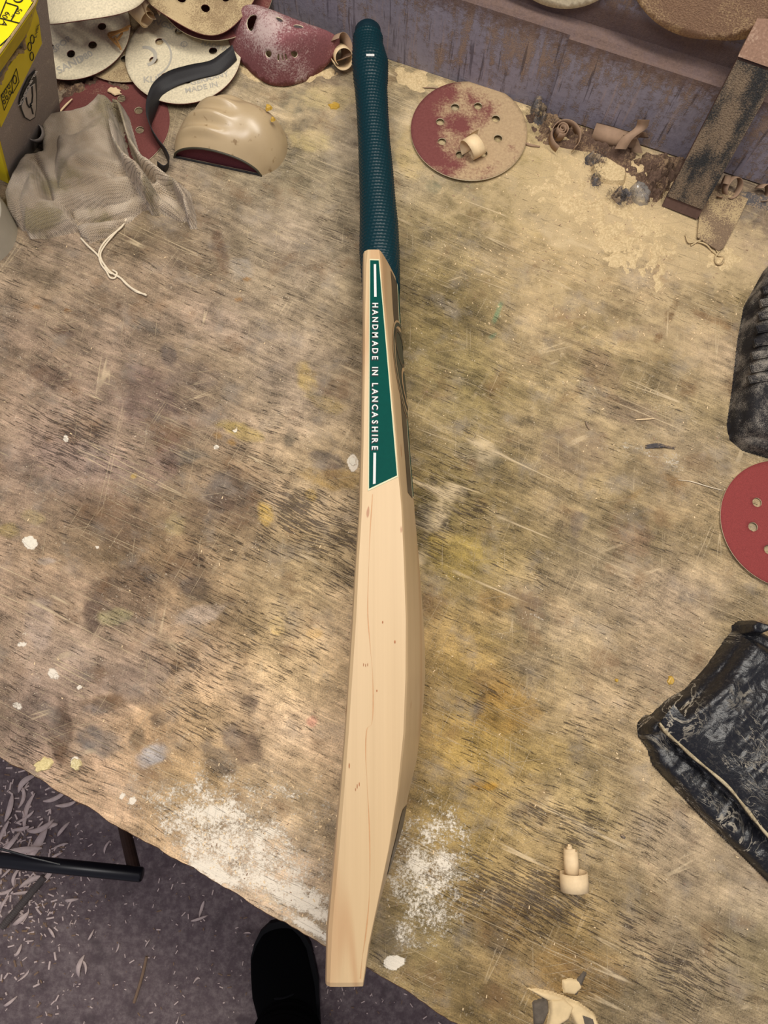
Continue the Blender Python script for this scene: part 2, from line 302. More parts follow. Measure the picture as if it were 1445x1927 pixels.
CAKED = dusty('brown_dust_caked_felt', (154, 124, 100), (196, 168, 128), .45, .66, 20, 700, .95, 1.)
LOGO = plain('faint_grey_print', (176, 170, 156), .8, .1, .04, 200, 0)
SHAVE = plain('pale_wood_shaving', (226, 200, 158), .6, .3, .08, 200, .15)
SHAVEB = plain('dusty_brown_shaving', (150, 124, 102), .8, .2, .1, 200, .2)
SHAVEF = plain('floor_shaving_wood', (232, 208, 198), .7, .2, .12, 100, .1)
RUBBER = dusty('dusty_black_rubber', (34, 33, 35), (150, 142, 130), .46, .80, 40, 1300, .7, .6)
STRAPM = plain('black_abrasive_belt', (40, 39, 40), .6, .3, .15, 900, .3)
PAD = NT('greasy_beige_rubber', .30, .5); _n = PAD.noise(scale=30, detail=4); PAD.col(PAD.mix(PAD.step(.62, .72, PAD.noise(scale=110, detail=4)), PAD.mix(_n, (164, 142, 108), (190, 168, 132)), (140, 116, 82))); PAD.bump(PAD.noise(scale=60, detail=3), .15, .001); PAD = PAD.m
MAROON = plain('maroon_abrasive', (92, 48, 56), .85, .15, .2, 900, .4)
YELLOW = plain('yellow_card', (224, 204, 18), .5, .3, .05, 60, .1)
CARD = dusty('grey_card', (156, 147, 138), (184, 172, 158), .55, .8, 60, 900, .9, .3)
KRAFT = plain('corrugated_card_core', (150, 128, 92), .9, .1, .25, 300, .6)
STRING = plain('cotton_string', (220, 206, 180), .9, .1, .1, 400, .3)
SAW = NT('sawdust', .95, .1); _f = SAW.noise(scale=500, detail=5, rough=.75); _a = SAW.noise(scale=30, detail=4)
SAW.col(SAW.mix(SAW.step(.35, .7, _f), SAW.mix(_a, (180, 156, 116), (204, 180, 136)), (228, 204, 160))); SAW.bump(SAW.math('ADD', _f, SAW.math('MULTIPLY', SAW.noise(scale=160, detail=5), 1.2)), .7, .0015); SAW = SAW.m
FLUFF = dusty('grey_lint', (92, 88, 88), (150, 130, 106), .42, .62, 90, 700, 1., 1.)
BROWND = dusty('brown_wall_dust', (98, 78, 66), (142, 118, 92), .48, .66, 50, 600, 1., 1.)
BLACKT = plain('black_painted_steel', (14, 15, 22), .35, .5, .1, 100, .05)
SHOEM = plain('black_shoe_cloth', (5, 5, 6), .9, .08, .2, 500, .4)
SHOES = plain('black_shoe_rubber', (9, 9, 12), .6, .2, .2, 300, .2)
TROU = plain('black_trouser_cloth', (8, 7, 8), .95, .05, .2, 300, .4)
TAPEW = plain('cream_tape', (186, 180, 162), .5, .4, .05, 60, 0)
GLUE = plain('dried_white_glue', (226, 218, 198), .6, .3, .08, 400, .5)
YFLAKE = plain('yellow_varnish_flake', (182, 146, 58), .4, .4, .15, 300, .3)

# ---------------------------------------------------------------- setting: floor and wall
fl = mesh('floor', [(-2.5, -2, FLOOR), (2.5, -2, FLOOR), (2.5, 1.6, FLOOR), (-2.5, 1.6, FLOOR)], [(0, 1, 2, 3)], FLOORM); fl['kind'] = 'structure'
wa = P(731, 111); wb = P(1284, 293); WD = nrm(wb-wa); WN = np.array([-WD[1], WD[0], 0])   # along the wall, and into it
UPZ = np.array([0, 0, 1.]); AXW = np.array([WD, WN, UPZ])
def wpt(s, d, z): return wa+WD*s+WN*d+UPZ*z
mb = MB()
# profile of the wall: lower board, sloping dust ledge, set back upper wall
prof = [(0, FLOOR), (0, .094), (.003, .097), (.013, .100), (.016, 1.3), (.12, 1.3), (.12, FLOOR)]
SS = [-1.6+i*.05 for i in range(60)]
V = [wpt(s, d, z) for s in SS for d, z in prof]; n = len(prof)
Fq = [(i*n+j, (i+1)*n+j, (i+1)*n+(j+1) % n, i*n+(j+1) % n) for i in range(len(SS)-1) for j in range(n)]
wl = mesh('wall_back', V, [f[::-1] for f in Fq], WALL); wl['kind'] = 'structure'
# butt joint strip between two lower boards (a raised darker lap)
sj = 0.186
b = MB(); b.box(wpt(.335, -.0025, .048), .30, .005, .092, AXW)
o = b.build('trim_1', WALL); o['kind'] = 'structure'

# ---------------------------------------------------------------- bench
front_px = [(-420, 1170), (-200, 1305), (0, 1424), (97, 1480), (194, 1536), (242, 1567), (291, 1594), (339, 1618), (402, 1657), (484, 1708), (533, 1734), (610, 1780), (695, 1823), (780, 1875), (860, 1927), (1100, 2060), (1400, 2230)]
FP = np.array([P(*p)[:2] for p in front_px]); NS, NTt = 620, 380
al = np.concatenate([[0], np.cumsum(np.hypot(*np.diff(FP, axis=0).T))]); ss = np.linspace(0, al[-1], NS)
fx = np.interp(ss, al, FP[:, 0]); fy = np.interp(ss, al, FP[:, 1])
for a_, s_ in ((.0012, 60), (.0006, 170)): fy += a_*(vnoise(ss*s_, ss*0+3, 5)-.5)*2
wall_s = np.linspace(-.62, .92, NS); bx = wa[0]+WD[0]*wall_s-WN[0]*.0005; by = wa[1]+WD[1]*wall_s-WN[1]*.0005
tt = np.linspace(0, 1, NTt)[None, :]
X = fx[:, None]*(1-tt)+bx[:, None]*tt; Y = fy[:, None]*(1-tt)+by[:, None]*tt
# photo coordinates of every bench point (used only to lay the stains at their places)
q = np.stack([X, Y, np.full(X.shape, -H)], -1) @ RC; U = 722.5+F_PX*q[..., 0]/-q[..., 2]; Vv = 963.5-F_PX*q[..., 1]/-q[..., 2]
gx = X*math.cos(-GR)+Y*math.sin(-GR); gy = -X*math.sin(-GR)+Y*math.cos(-GR)     # along / across grain
def lin(c): return np.array([((x/255+.055)/1.055)**2.4 for x in c])
anchors = [  # broad colour of the worn ply at places on it
 (0, 480, (150, 128, 100)), (300, 520, (140, 118, 92)), (550, 300, (138, 124, 98)), (560, 480, (148, 130, 104)), (560, 200, (166, 146, 108)), (20, 700, (142, 118, 94)), (300, 760, (134, 112, 92)), (560, 700, (138, 120, 94)),
 (150, 880, (142, 118, 98)), (430, 960, (136, 112, 82)), (620, 950, (166, 142, 98)), (100, 1080, (158, 130, 98)), (300, 1050, (142, 114, 80)), (600, 1120, (208, 178, 132)), (380, 1180, (150, 122, 88)), (560, 1280, (212, 180, 130)),
 (120, 1230, (146, 124, 100)), (260, 1280, (144, 122, 98)), (60, 1380, (140, 116, 96)), (280, 1370, (166, 132, 84)), (400, 1330, (172, 142, 98)), (560, 1400, (196, 166, 124)), (200, 1500, (176, 144, 104)), (350, 1470, (186, 152, 98)), (500, 1600, (192, 166, 130)),
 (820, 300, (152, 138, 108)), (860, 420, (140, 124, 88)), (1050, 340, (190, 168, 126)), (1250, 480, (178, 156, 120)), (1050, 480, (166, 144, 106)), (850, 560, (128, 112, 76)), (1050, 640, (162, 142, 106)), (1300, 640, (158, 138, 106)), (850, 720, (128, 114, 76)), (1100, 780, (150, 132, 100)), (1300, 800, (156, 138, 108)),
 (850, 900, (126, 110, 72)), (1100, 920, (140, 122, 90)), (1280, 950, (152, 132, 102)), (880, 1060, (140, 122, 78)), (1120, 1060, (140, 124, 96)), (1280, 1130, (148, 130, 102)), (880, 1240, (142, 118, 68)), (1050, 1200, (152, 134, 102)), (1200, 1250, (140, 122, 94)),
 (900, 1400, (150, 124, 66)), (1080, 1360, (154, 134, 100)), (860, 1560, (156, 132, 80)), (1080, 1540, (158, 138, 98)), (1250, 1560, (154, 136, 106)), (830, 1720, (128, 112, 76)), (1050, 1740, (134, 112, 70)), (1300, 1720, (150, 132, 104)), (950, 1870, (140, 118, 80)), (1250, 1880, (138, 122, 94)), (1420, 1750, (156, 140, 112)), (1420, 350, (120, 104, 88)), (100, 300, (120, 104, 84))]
W = 0; ST = np.zeros(X.shape+(3,))
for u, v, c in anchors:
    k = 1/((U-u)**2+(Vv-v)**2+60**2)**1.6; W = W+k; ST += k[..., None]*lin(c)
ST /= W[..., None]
dn = fbm(gx*14, gy*55, 3, 5); dn2 = fbm(gx*45, gy*60, 9, 4); dn3 = fbm(gx*10, gy*16, 15, 4)
ST *= (1+(dn[..., None]-.5)*.6)*(1+(dn2[..., None]-.5)*.6)*(1+(dn3[..., None]-.5)*.9)*(1+(fbm(gx*110, gy*300, 19, 3)[..., None]-.5)*.5)
ST[..., 2] *= 1+(dn3-.5)*.35
wu = (fbm(gx*30, gy*30, 21, 4)-.5)*70+(fbm(gx*130, gy*160, 25, 3)-.5)*34; wv = (fbm(gx*30, gy*30, 31, 4)-.5)*70+(fbm(gx*110, gy*190, 35, 3)-.5)*34
def spot(u, v, ru, rv, ang=0, soft=.26, wob=1.):
    a = math.radians(ang); du = U-u+wu*wob*min(1, ru/60); dv = Vv-v+wv*wob*min(1, rv/60); x = (du*math.cos(a)+dv*math.sin(a))/ru; y = (-du*math.sin(a)+dv*math.cos(a))/rv
    return 1-sstep(1-soft, 1+soft, np.hypot(x, y))
spots = [  # u, v, ru, rv, angle, colour, strength: stains, old paint and varnish, glue
 (90, 710, 45, 16, 20, (104, 82, 66), .75), (125, 625, 22, 8, 10, (104, 80, 62), .7), (320, 665, 16, 20, 0, (100, 86, 76), .75), (278, 612, 28, 9, 25, (96, 92, 84), .5), (415, 474, 14, 36, -8, (98, 72, 50), .7), (456, 505, 24, 26, 0, (142, 132, 118), .6),
 (240, 448, 8, 5, 0, (88, 66, 50), .9), (283, 700, 6, 6, 0, (80, 62, 48), .9), (223, 574, 5, 6, 0, (90, 66, 44), .8), (366, 705, 7, 12, 0, (120, 92, 60), .6), (70, 578, 8, 4, 0, (140, 98, 44), .8), (130, 583, 7, 3, 0, (130, 90, 44), .8), (464, 526, 8, 4, 0, (140, 100, 44), .8), (447, 564, 7, 4, 0, (140, 98, 40), .8),
 (270, 750, 60, 50, 30, (116, 92, 82), .55), (350, 700, 50, 30, 20, (118, 100, 86), .5), (200, 960, 80, 45, 25, (116, 92, 70), .6), (340, 862, 48, 13, -8, (88, 86, 80), .6), (300, 880, 30, 50, 20, (118, 92, 84), .5), (170, 860, 100, 30, 18, (128, 106, 94), .5),
 (430, 925, 42, 34, 20, (84, 66, 52), .75), (420, 965, 70, 28, 10, (104, 82, 62), .55), (550, 826, 12, 16, 0, (92, 82, 66), .7), (622, 866, 30, 14, 20, (92, 82, 76), .65), (200, 990, 90, 40, 30, (106, 84, 60), .55), (350, 1070, 40, 45, 20, (94, 74, 54), .65), (372, 1105, 30, 22, 0, (82, 68, 56), .6),
 (230, 1120, 75, 55, 0, (104, 82, 62), .6), (174, 1150, 17, 30, 10, (84, 66, 54), .7), (235, 1290, 90, 34, 15, (108, 90, 76), .5), (335, 1252, 13, 12, 0, (116, 90, 60), .7), (300, 1260, 22, 26, 10, (112, 96, 84), .6), (190, 1330, 30, 14, -20, (92, 90, 90), .6), (120, 1375, 19, 62, 6, (100, 78, 60), .85), (200, 1325, 36, 16, 0, (108, 84, 58), .7), (180, 1395, 38, 24, 30, (84, 82, 82), .65), (70, 1350, 40, 40, 0, (108, 90, 78), .5),
 (300, 1355, 20, 14, 0, (92, 78, 62), .6), (470, 1330, 22, 20, 0, (102, 84, 70), .6), (460, 1400, 40, 30, 30, (96, 76, 62), .65), (415, 1430, 42, 22, 35, (96, 86, 76), .6), (255, 1395, 14, 22, 10, (112, 92, 66), .7), (250, 1410, 30, 14, 0, (120, 96, 66), .4),
 (290, 1422, 34, 19, -15, (168, 160, 154), .85), (215, 1160, 32, 14, 0, (158, 146, 96), .65), (75, 1160, 24, 60, -10, (166, 146, 132), .45), (90, 1055, 22, 6, 0, (166, 150, 136), .8), (380, 1155, 45, 18, -20, (186, 164, 142), .6), (16, 1000, 22, 14, 0, (164, 140, 76), .7), (66, 970, 20, 14, 20, (170, 148, 96), .6),
 (330, 985, 18, 20, 0, (160, 140, 90), .6), (580, 720, 18, 34, -20, (170, 142, 60), .55), (612, 760, 40, 14, 20, (164, 138, 66), .5), (455, 810, 38, 14, 20, (168, 142, 60), .6), (497, 965, 12, 26, -25, (190, 154, 62), .8), (585, 930, 10, 12, 0, (188, 152, 60), .7), (640, 900, 70, 18, 5, (158, 126, 56), .65), (520, 1180, 14, 18, 0, (196, 164, 90), .6), (590, 1190, 20, 12, 0, (184, 146, 76), .6), (585, 1358, 12, 10, 0, (206, 140, 112), .7), (410, 820, 8, 6, 0, (150, 110, 40), .9), (435, 833, 9, 6, 30, (156, 116, 44), .9), (250, 896, 5, 5, 0, (172, 140, 56), .9),
 (1080, 660, 80, 20, 20, (126, 108, 82), .6), (1130, 700, 50, 30, 30, (128, 108, 84), .55), (1180, 770, 70, 24, 20, (120, 102, 84), .55), (1190, 625, 60, 14, -8, (132, 114, 90), .5), (1262, 585, 8, 24, 25, (116, 92, 64), .85), (1237, 635, 6, 12, 25, (116, 92, 64), .85), (1340, 600, 50, 8, 22, (130, 104, 74), .7), (1265, 905, 26, 9, 20, (140, 114, 78), .7), (1190, 935, 22, 8, -35, (134, 110, 72), .7), (1310, 870, 30, 18, 0, (124, 102, 76), .5),
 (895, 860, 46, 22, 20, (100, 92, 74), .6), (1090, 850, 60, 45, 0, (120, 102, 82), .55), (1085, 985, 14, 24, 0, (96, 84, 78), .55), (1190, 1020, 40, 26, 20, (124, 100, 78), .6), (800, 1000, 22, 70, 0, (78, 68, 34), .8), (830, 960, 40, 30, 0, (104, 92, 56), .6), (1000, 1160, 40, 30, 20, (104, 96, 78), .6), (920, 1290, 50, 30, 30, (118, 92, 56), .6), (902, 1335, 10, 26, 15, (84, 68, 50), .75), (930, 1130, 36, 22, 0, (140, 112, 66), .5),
 (935, 1195, 60, 30, 0, (128, 110, 66), .4), (1000, 1250, 45, 22, 0, (118, 104, 84), .5), (910, 1478, 28, 9, -5, (172, 128, 40), .75), (900, 1420, 90, 40, 10, (160, 134, 76), .4), (1000, 1410, 70, 32, 0, (156, 132, 78), .35), (860, 1050, 60, 40, 0, (160, 138, 72), .5), (960, 1330, 60, 50, 0, (160, 124, 58), .45), (942, 1776, 22, 17, 10, (92, 80, 62), .85), (850, 1640, 26, 13, 0, (112, 104, 86), .6), (1180, 1758, 20, 16, 0, (110, 92, 68), .5), (930, 1720, 90, 50, 20, (122, 96, 52), .45), (1090, 1830, 90, 50, 10, (138, 104, 52), .35),
 (1250, 1798, 50, 10, 22, (120, 102, 80), .5), (1000, 1705, 60, 24, 20, (110, 92, 62), .4), (735, 300, 20, 14, 0, (104, 100, 84), .6), (817, 350, 16, 12, 20, (98, 98, 78), .7), (565, 190, 45, 25, 0, (112, 106, 84), .6), (620, 180, 55, 22, 0, (190, 168, 108), .6), (560, 245, 30, 18, 10, (108, 96, 74), .6), (590, 265, 50, 16, 10, (186, 164, 104), .6), (775, 285, 25, 45, 0, (184, 162, 110), .6), (790, 185, 40, 15, 20, (96, 84, 66), .5), (600, 140, 40, 20, 0, (110, 92, 72), .6),
 (936, 585, 5, 18, 25, (96, 130, 96), .6), (925, 632, 8, 4, -30, (96, 128, 96), .6), (1216, 530, 0.1, .1, 0, (0, 0, 0), 0)]
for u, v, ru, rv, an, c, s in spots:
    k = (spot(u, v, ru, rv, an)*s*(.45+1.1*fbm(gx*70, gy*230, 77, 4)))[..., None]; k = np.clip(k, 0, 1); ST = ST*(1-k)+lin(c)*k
R_ = np.zeros(X.shape); G_ = np.full(X.shape, .32); B_ = np.zeros(X.shape)
for u, v, ru, rv, an, s in [(440, 1580, 210, 90, 30, .72), (560, 1690, 110, 45, 30, .8), (480, 1500, 170, 80, 20, .45), (380, 1530, 60, 22, -10, .75), (405, 1528, 26, 16, 0, 1.), (600, 1550, 60, 130, 0, .4), (420, 1640, 60, 20, 30, .9), (565, 1745, 50, 14, 30, .9), (300, 1290, 120, 60, 0, .2), (130, 1200, 90, 70, 0, .18),
    (810, 1650, 100, 150, 0, .66), (760, 1750, 50, 60, 0, .6), (737, 1812, 20, 13, 0, 1.3), (870, 1600, 40, 50, 0, .4), (1160, 1180, 120, 40, 20, .25), (1230, 870, 120, 30, 20, .40), (1130, 830, 100, 20, 20, .25), (1080, 1110, 60, 30, 0, .25), (1000, 1260, 40, 30, 0, .2), (840, 1840, 40, 20, 30, .3),
    (56, 1018, 15, 11, 30, 1.6), (666, 870, 9, 17, 0, 1.6), (103, 1270, 12, 12, 0, .9), (150, 1293, 4, 4, 0, 1.6), (42, 1212, 8, 4, 0, 1.3), (82, 1440, 12, 6, -30, 1.1), (143, 1435, 10, 10, 0, 1.), (230, 1497, 5, 5, 0, 1.3), (250, 1506, 6, 6, 0, 1.2), (33, 1328, 10, 8, 0, .7), (183, 1030, 3, 3, 0, 1.4), (443, 810, 4, 3, 0, 1.7), (406, 841, 4, 4, 0, 1.7), (124, 825, 5, 7, 0, 1.2), (1010, 1160, 20, 4, 25, .6)]:
    R_ = np.maximum(R_, spot(u, v, ru, rv, an, .85 if ru > 25 else .4, 1.)*s)
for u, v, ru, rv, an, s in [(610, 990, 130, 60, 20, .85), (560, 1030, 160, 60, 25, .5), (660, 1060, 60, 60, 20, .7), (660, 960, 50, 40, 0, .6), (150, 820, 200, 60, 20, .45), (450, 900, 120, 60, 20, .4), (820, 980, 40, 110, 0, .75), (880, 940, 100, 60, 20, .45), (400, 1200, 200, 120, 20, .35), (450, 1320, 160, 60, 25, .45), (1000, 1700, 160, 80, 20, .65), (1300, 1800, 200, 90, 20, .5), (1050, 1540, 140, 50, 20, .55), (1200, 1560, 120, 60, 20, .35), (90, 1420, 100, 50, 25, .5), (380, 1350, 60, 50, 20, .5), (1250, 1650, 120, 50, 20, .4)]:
    G_ = np.maximum(G_, spot(u, v, ru, rv, an, .6)*s+.25)
for u, v, ru, rv, an, s in [(1130, 380, 330, 130, 15, 1.), (1350, 480, 150, 90, 0, .9), (1060, 520, 140, 90, 0, .7), (1260, 600, 180, 90, 0, .6), (1020, 620, 60, 80, 0, .6), (800, 250, 90, 100, 0, .7), (600, 200, 120, 100, 0, .6), (400, 400, 300, 90, 0, .3), (1200, 860, 180, 40, 10, .5), (1350, 1700, 180, 120, 0, .35)]:
    B_ = np.maximum(B_, spot(u, v, ru, rv, an, .7)*s)
G_ = G_*(1-.8*B_)
ZT = np.zeros(X.shape)
dent = spot(1065, 1885, 62, 34, 15, .25, .4); ZT -= dent*.0012
V3 = np.stack([X, Y, ZT], -1).reshape(-1, 3); ij = np.arange(NS*NTt).reshape(NS, NTt)
Fb = np.stack([ij[:-1, :-1], ij[1:, :-1], ij[1:, 1:], ij[:-1, 1:]], -1).reshape(-1, 4)
bench = thing('workbench', 'scarred and stained plywood workbench under the cricket bat', 'workbench', (0, .2, FLOOR))
Ltop = [tuple(v) for v in V3]
# front edge and underside joined on
n0 = len(Ltop); TH = .021
Ltop += [(x, y-.0012, -.002) for x, y in zip(fx, fy)]+[(x, y-.0005, -TH) for x, y in zip(fx, fy)]+[(bx[0], by[0], -TH), (bx[-1], by[-1], -TH)]
Fl = [tuple(f) for f in Fb]; mi = [0]*len(Fl)
for i in range(NS-1):
    Fl += [(ij[i, 0], n0+i, n0+i+1, ij[i+1, 0]), (n0+i, n0+NS+i, n0+NS+i+1, n0+i+1)]; mi += [1, 1]
Fl.append(tuple([n0+2*NS, n0+2*NS+1]+[n0+NS+i for i in range(NS-1, -1, -1)])); mi.append(1)
Fl.append(tuple([n0, ]+[int(ij[0, j]) for j in range(0, NTt, NTt-1)]+[n0+2*NS, n0+NS])); mi.append(1)
Fl.append(tuple([n0+NS-1, n0+2*NS-1, n0+2*NS+1]+[int(ij[-1, NTt-1]), int(ij[-1, 0])])); mi.append(1)
_lum = ST @ np.array([.3, .6, .1]); ST = _lum[..., None]+(ST-_lum[..., None])*(.84+.16*sstep(650, 800, U))[..., None]
ST *= np.array([.93, .92, .90])
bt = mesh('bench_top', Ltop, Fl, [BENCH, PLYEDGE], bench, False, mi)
def set_attr(me, name, arr):
    a = me.attributes.new(name, 'FLOAT_COLOR', 'POINT'); full = np.ones((len(me.vertices), 4), np.float32); full[:NS*NTt, :3] = arr.reshape(-1, 3); a.data.foreach_set('color', full.ravel())
set_attr(bt.data, 'stain', np.clip(ST, .01, .95)); set_attr(bt.data, 'mask', np.stack([R_, G_, B_], -1))
fd = nrm(np.r_[FP[-4]-FP[2], 0]); fn_ = np.array([fd[1], -fd[0], 0]); AXF = np.array([fd, -fn_, UPZ])
fm = np.r_[FP[8], 0]
MB().box(fm-fn_*.07+fd*.1+UPZ*(-.021-.045), 1.2, .035, .09, AXF).build('apron', TIMBER, bench)
for a_, b_ in ((-.42, .08), (.62, .08), (-.45, .62), (.55, .52)):
    MB().box(fm-fn_*b_+fd*a_+UPZ*((FLOOR-.021)/2), .07, .07, -FLOOR-.021, AXF).build('leg', TIMBER, bench)

# ---------------------------------------------------------------- cricket bat standing on its edge
bat = thing('cricket_bat', 'new pale willow cricket bat with green rubber grip lying on its edge', 'cricket bat', (0.02, .1, 0))
ZE = .108
def Xat(tab, z):                       # table of (v, u) -> X as a function of Y at height z
    pts = sorted((P(u, v, z)[1], P(u, v, z)[0]) for v, u in tab); a = np.array(pts); return lambda y: np.interp(y, a[:, 0], a[:, 1])
xl = Xat([(470, 692), (500, 689), (540, 688), (603, 687), (720, 686), (836, 684), (960, 681), (1060, 675), (1166, 670), (1273, 663), (1380, 656), (1486, 648), (1593, 639), (1700, 629), (1753, 625), (1849, 621)], ZE)
xr = Xat([(470, 714), (500, 718), (540, 720), (603, 726), (720, 736), (836, 746.5), (900, 751), (953, 756), (1060, 761), (1166, 764.5), (1273, 764), (1380, 760), (1486, 749), (1593, 733), (1700, 711), (1780, 694), (1849, 684)], ZE)
xo = Xat([(560, 683), (603, 683), (720, 681), (836, 679), (960, 675), (1060, 668), (1166, 662), (1273, 655), (1380, 648), (1486, 639), (1593, 629), (1700, 619), (1753, 614), (1849, 612)], ZE-.006)
xs = Xat([(540, 751), (603, 754), (690, 760), (749, 766), (836, 771), (908, 777), (945, 780), (1060, 790), (1166, 798), (1220, 801), (1273, 801.5), (1326, 798), (1380, 792), (1433, 785), (1500, 769), (1560, 758), (1646, 731.5), (1720, 709), (1800, 693), (1849, 684)], .062)
YT, YS = float(P(650, 1849, ZE)[1]), float(P(700, 470, ZE)[1])
def back_x(y, z):                      # the back of the blade, bulging to the spine
    s = np.clip((ZE-z)/.054, 0, 1) if z >= .054 else np.clip(z/.054, 0, 1)
    xrr, xss = float(xr(y)), max(float(xs(y)), float(xr(y))+.001); return xrr+(xss-xrr)*(s**.85)
def section(y):
    L, Rr, O = float(xl(y)), float(xr(y)), float(xo(y)); c = min(max(L-O, .0015), .006); k = []
    top = [(L, ZE), (L+(Rr-L)*.33, ZE+.0003), (L+(Rr-L)*.66, ZE+.0003), (Rr-.0004, ZE), (Rr, ZE-.0006)]
    zs = [ZE-.054*t for t in (.04, .1, .2, .32, .45, .6, .75, .88)]
    r = [(back_x(y, z), z) for z in zs]+[(back_x(y, .054), .054)]+[(back_x(y, z), z) for z in [ZE-a for a in reversed(zs)]]
    bot = [(Rr, .0006), (Rr-.0004, 0), (L, 0)]
    left = [(L-c*.7, .0022), (L-c, .006), (L-c-.0008, .03), (L-c-.0011, .054), (L-c-.0008, .08), (L-c, ZE-.006), (L-c*.7, ZE-.0022)]
    return top+r+bot+left
ys = list(np.linspace(YT, YS, 150)); secs = [section(y) for y in ys]; n = len(secs[0]); V = []
for y, s in zip(ys, secs): V += [(x, y, z) for x, z in s]
# shoulders: the blade narrows down to the handle beyond YS
cx0 = float(xl(YS)+xr(YS))/2
for t in np.linspace(.12, 1, 9):
    y = YS+.016*t; k = 1-(1-.30)*(math.sin(t*math.pi/2)**.6)
    V += [(cx0+(x-cx0)*(1-.12*t), y, .054+(z-.054)*k) for x, z in secs[-1]]
m_ = len(V)//n
Fq = [(i*n+j, i*n+(j+1) % n, (i+1)*n+(j+1) % n, (i+1)*n+j) for i in range(m_-1) for j in range(n)]
# rounded toe
V2 = [(x*.985+.015*V[0][0], YT-.003, .054+(z-.054)*.97) for x, z in secs[0]]; k0 = len(V); V += V2
Fq += [(k0+j, k0+(j+1) % n, (j+1) % n, j) for j in range(n)]+[tuple(k0+j for j in range(n-1, -1, -1)), tuple((m_-1)*n+j for j in range(n))]
blade = mesh('blade', V, [f[::-1] for f in Fq], WILLOW, bat, False)
zk = ZE+.0005; KN = plain('willow_knot', (150, 96, 58), .6, .3, .2, 400, 0)
for u, v, ru, rv in ((720, 1171, 1.3, 2.6), (743, 1208, 1.4, 3.2), (684, 1251, .7, 3.4), (688, 1252, .7, 3.2), (692, 1251, .7, 3.4), (709, 1300, 1.2, 2.4), (657, 1441, 1., 5), (672, 1480, .8, 4.5), (676, 1476, .8, 4), (669, 1486, .7, 3)):
    MB().prism([P(u+ru*math.cos(a), v+rv*math.sin(a), zk)-UPZ*.0003 for a in np.linspace(6.28, .5, 10)][::-1], [P(u+ru*math.cos(a), v+rv*math.sin(a), zk) for a in np.linspace(6.28, .5, 10)][::-1]).build('knot', KN, blade)
gl_ = catmull([P(u, v, zk) for u, v in [(701, 930), (697, 990), (694, 1060), (692, 1150), (696, 1210), (701, 1270), (702, 1330), (699, 1362), (690, 1374), (688, 1420), (691, 1480), (695, 1560), (696, 1640), (694, 1700), (688, 1760), (682, 1800), (678, 1842)]], 8)
V = []
for i, p in enumerate(gl_): w_ = .00022+.00016*math.sin(i*.3); V += [p-np.array([w_, 0, 0]), p+np.array([w_, 0, 0])]
mesh('growth_line', V, [(2*i, 2*i+1, 2*i+3, 2*i+2) for i in range(len(gl_)-1)], plain('growth_line_wood', (184, 140, 96), .5, .3, .1, 300, 0), blade)
# grip
ctr = [(75, 692, 57), (109, 696.2, 69), (143, 697.5, 65), (156, 698, 61.3), (207, 701, 59.4), (259, 704, 60), (311, 707.5, 64), (363, 710.3, 66.7), (415, 713.2, 72.5), (467, 714, 76), (530, 717, 72)]
gp = []
for v, u, wd in ctr:
    pz = P(u, v, .060); dpt = (H-pz[2])/-( (RC @ np.array([u-722.5, -(v-963.5), -F_PX]))[2])*F_PX; gp.append((pz[1], pz[0], wd/2*dpt/F_PX*.985))
gp = np.array(sorted(gp)); YG0, YG1 = .352, gp[-1][0]+.012
gX = lambda y: np.interp(y, gp[:, 0], gp[:, 1]); gR = lambda y: np.interp(y, gp[:, 0], gp[:, 2])
NR = 620; NA = 132; V = []
pit = .0036
for i in range(NR):
    y = YG0+(YG1-YG0)*i/(NR-1); ph = (y/pit) % 1; row = int(y/pit)
    a = np.arange(NA)/NA*2*math.pi; ring = .0004*math.sin(ph*math.pi)**.6
    dots = .00055*np.clip(np.sin(a*30+row*1.6), 0, 1)*math.exp(-((ph-.5)/.22)**2)
    r0 = float(gR(y)); r = r0+ring+dots-.0002
    e = (YG1-y); 
    if e < .004: r = r-.0035*(1-e/.004)**2
    ez = 1.0+.10*math.exp(-((y-YG0)/.03)**2)
    V += [(gX(y)+math.cos(q)*rr, y+.012*math.exp(-((y-YG0)/.02)**2)*(math.sin(q)), .054+math.sin(q)*rr*ez) for q, rr in zip(a, np.broadcast_to(r, a.shape))]
Fq = [(i*NA+j, (i+1)*NA+j, (i+1)*NA+(j+1) % NA, i*NA+(j+1) % NA) for i in range(NR-1) for j in range(NA)]
Fq += [tuple(range(NA)), tuple((NR-1)*NA+j for j in range(NA-1, -1, -1))]
grip = mesh('grip', V, Fq, GREEN, bat, True)
yc = YG1-.002; rc = float(gR(yc))-.0030; DARKG = plain('dark_green_collar', (2, 34, 44), .5, .3, .1, 300, .05)
V = []; pr = [(0, rc+.0012), (.002, rc+.0016), (.008, rc+.0012), (.011, rc-.001), (.0125, rc-.005), (.0128, 0.0001)]
for dy, r in pr: V += [(gX(yc)+math.cos(2*math.pi*j/48)*r, yc+dy, .054+math.sin(2*math.pi*j/48)*r) for j in range(48)]
tag(mesh('grip_collar', V, [(i*48+j, (i+1)*48+j, (i+1)*48+(j+1) % 48, i*48+(j+1) % 48) for i in range(len(pr)-1) for j in range(48)], DARKG, bat, True), 'smooth dark green rolled end of the grip')
for z0, s_ in ((.054+.0165, 1),):
    MB().box((gX(.60), .60, .054+float(gR(.60))+.0006), .008, .0025, .0004).build('scuff_mark', WHITE, grip)
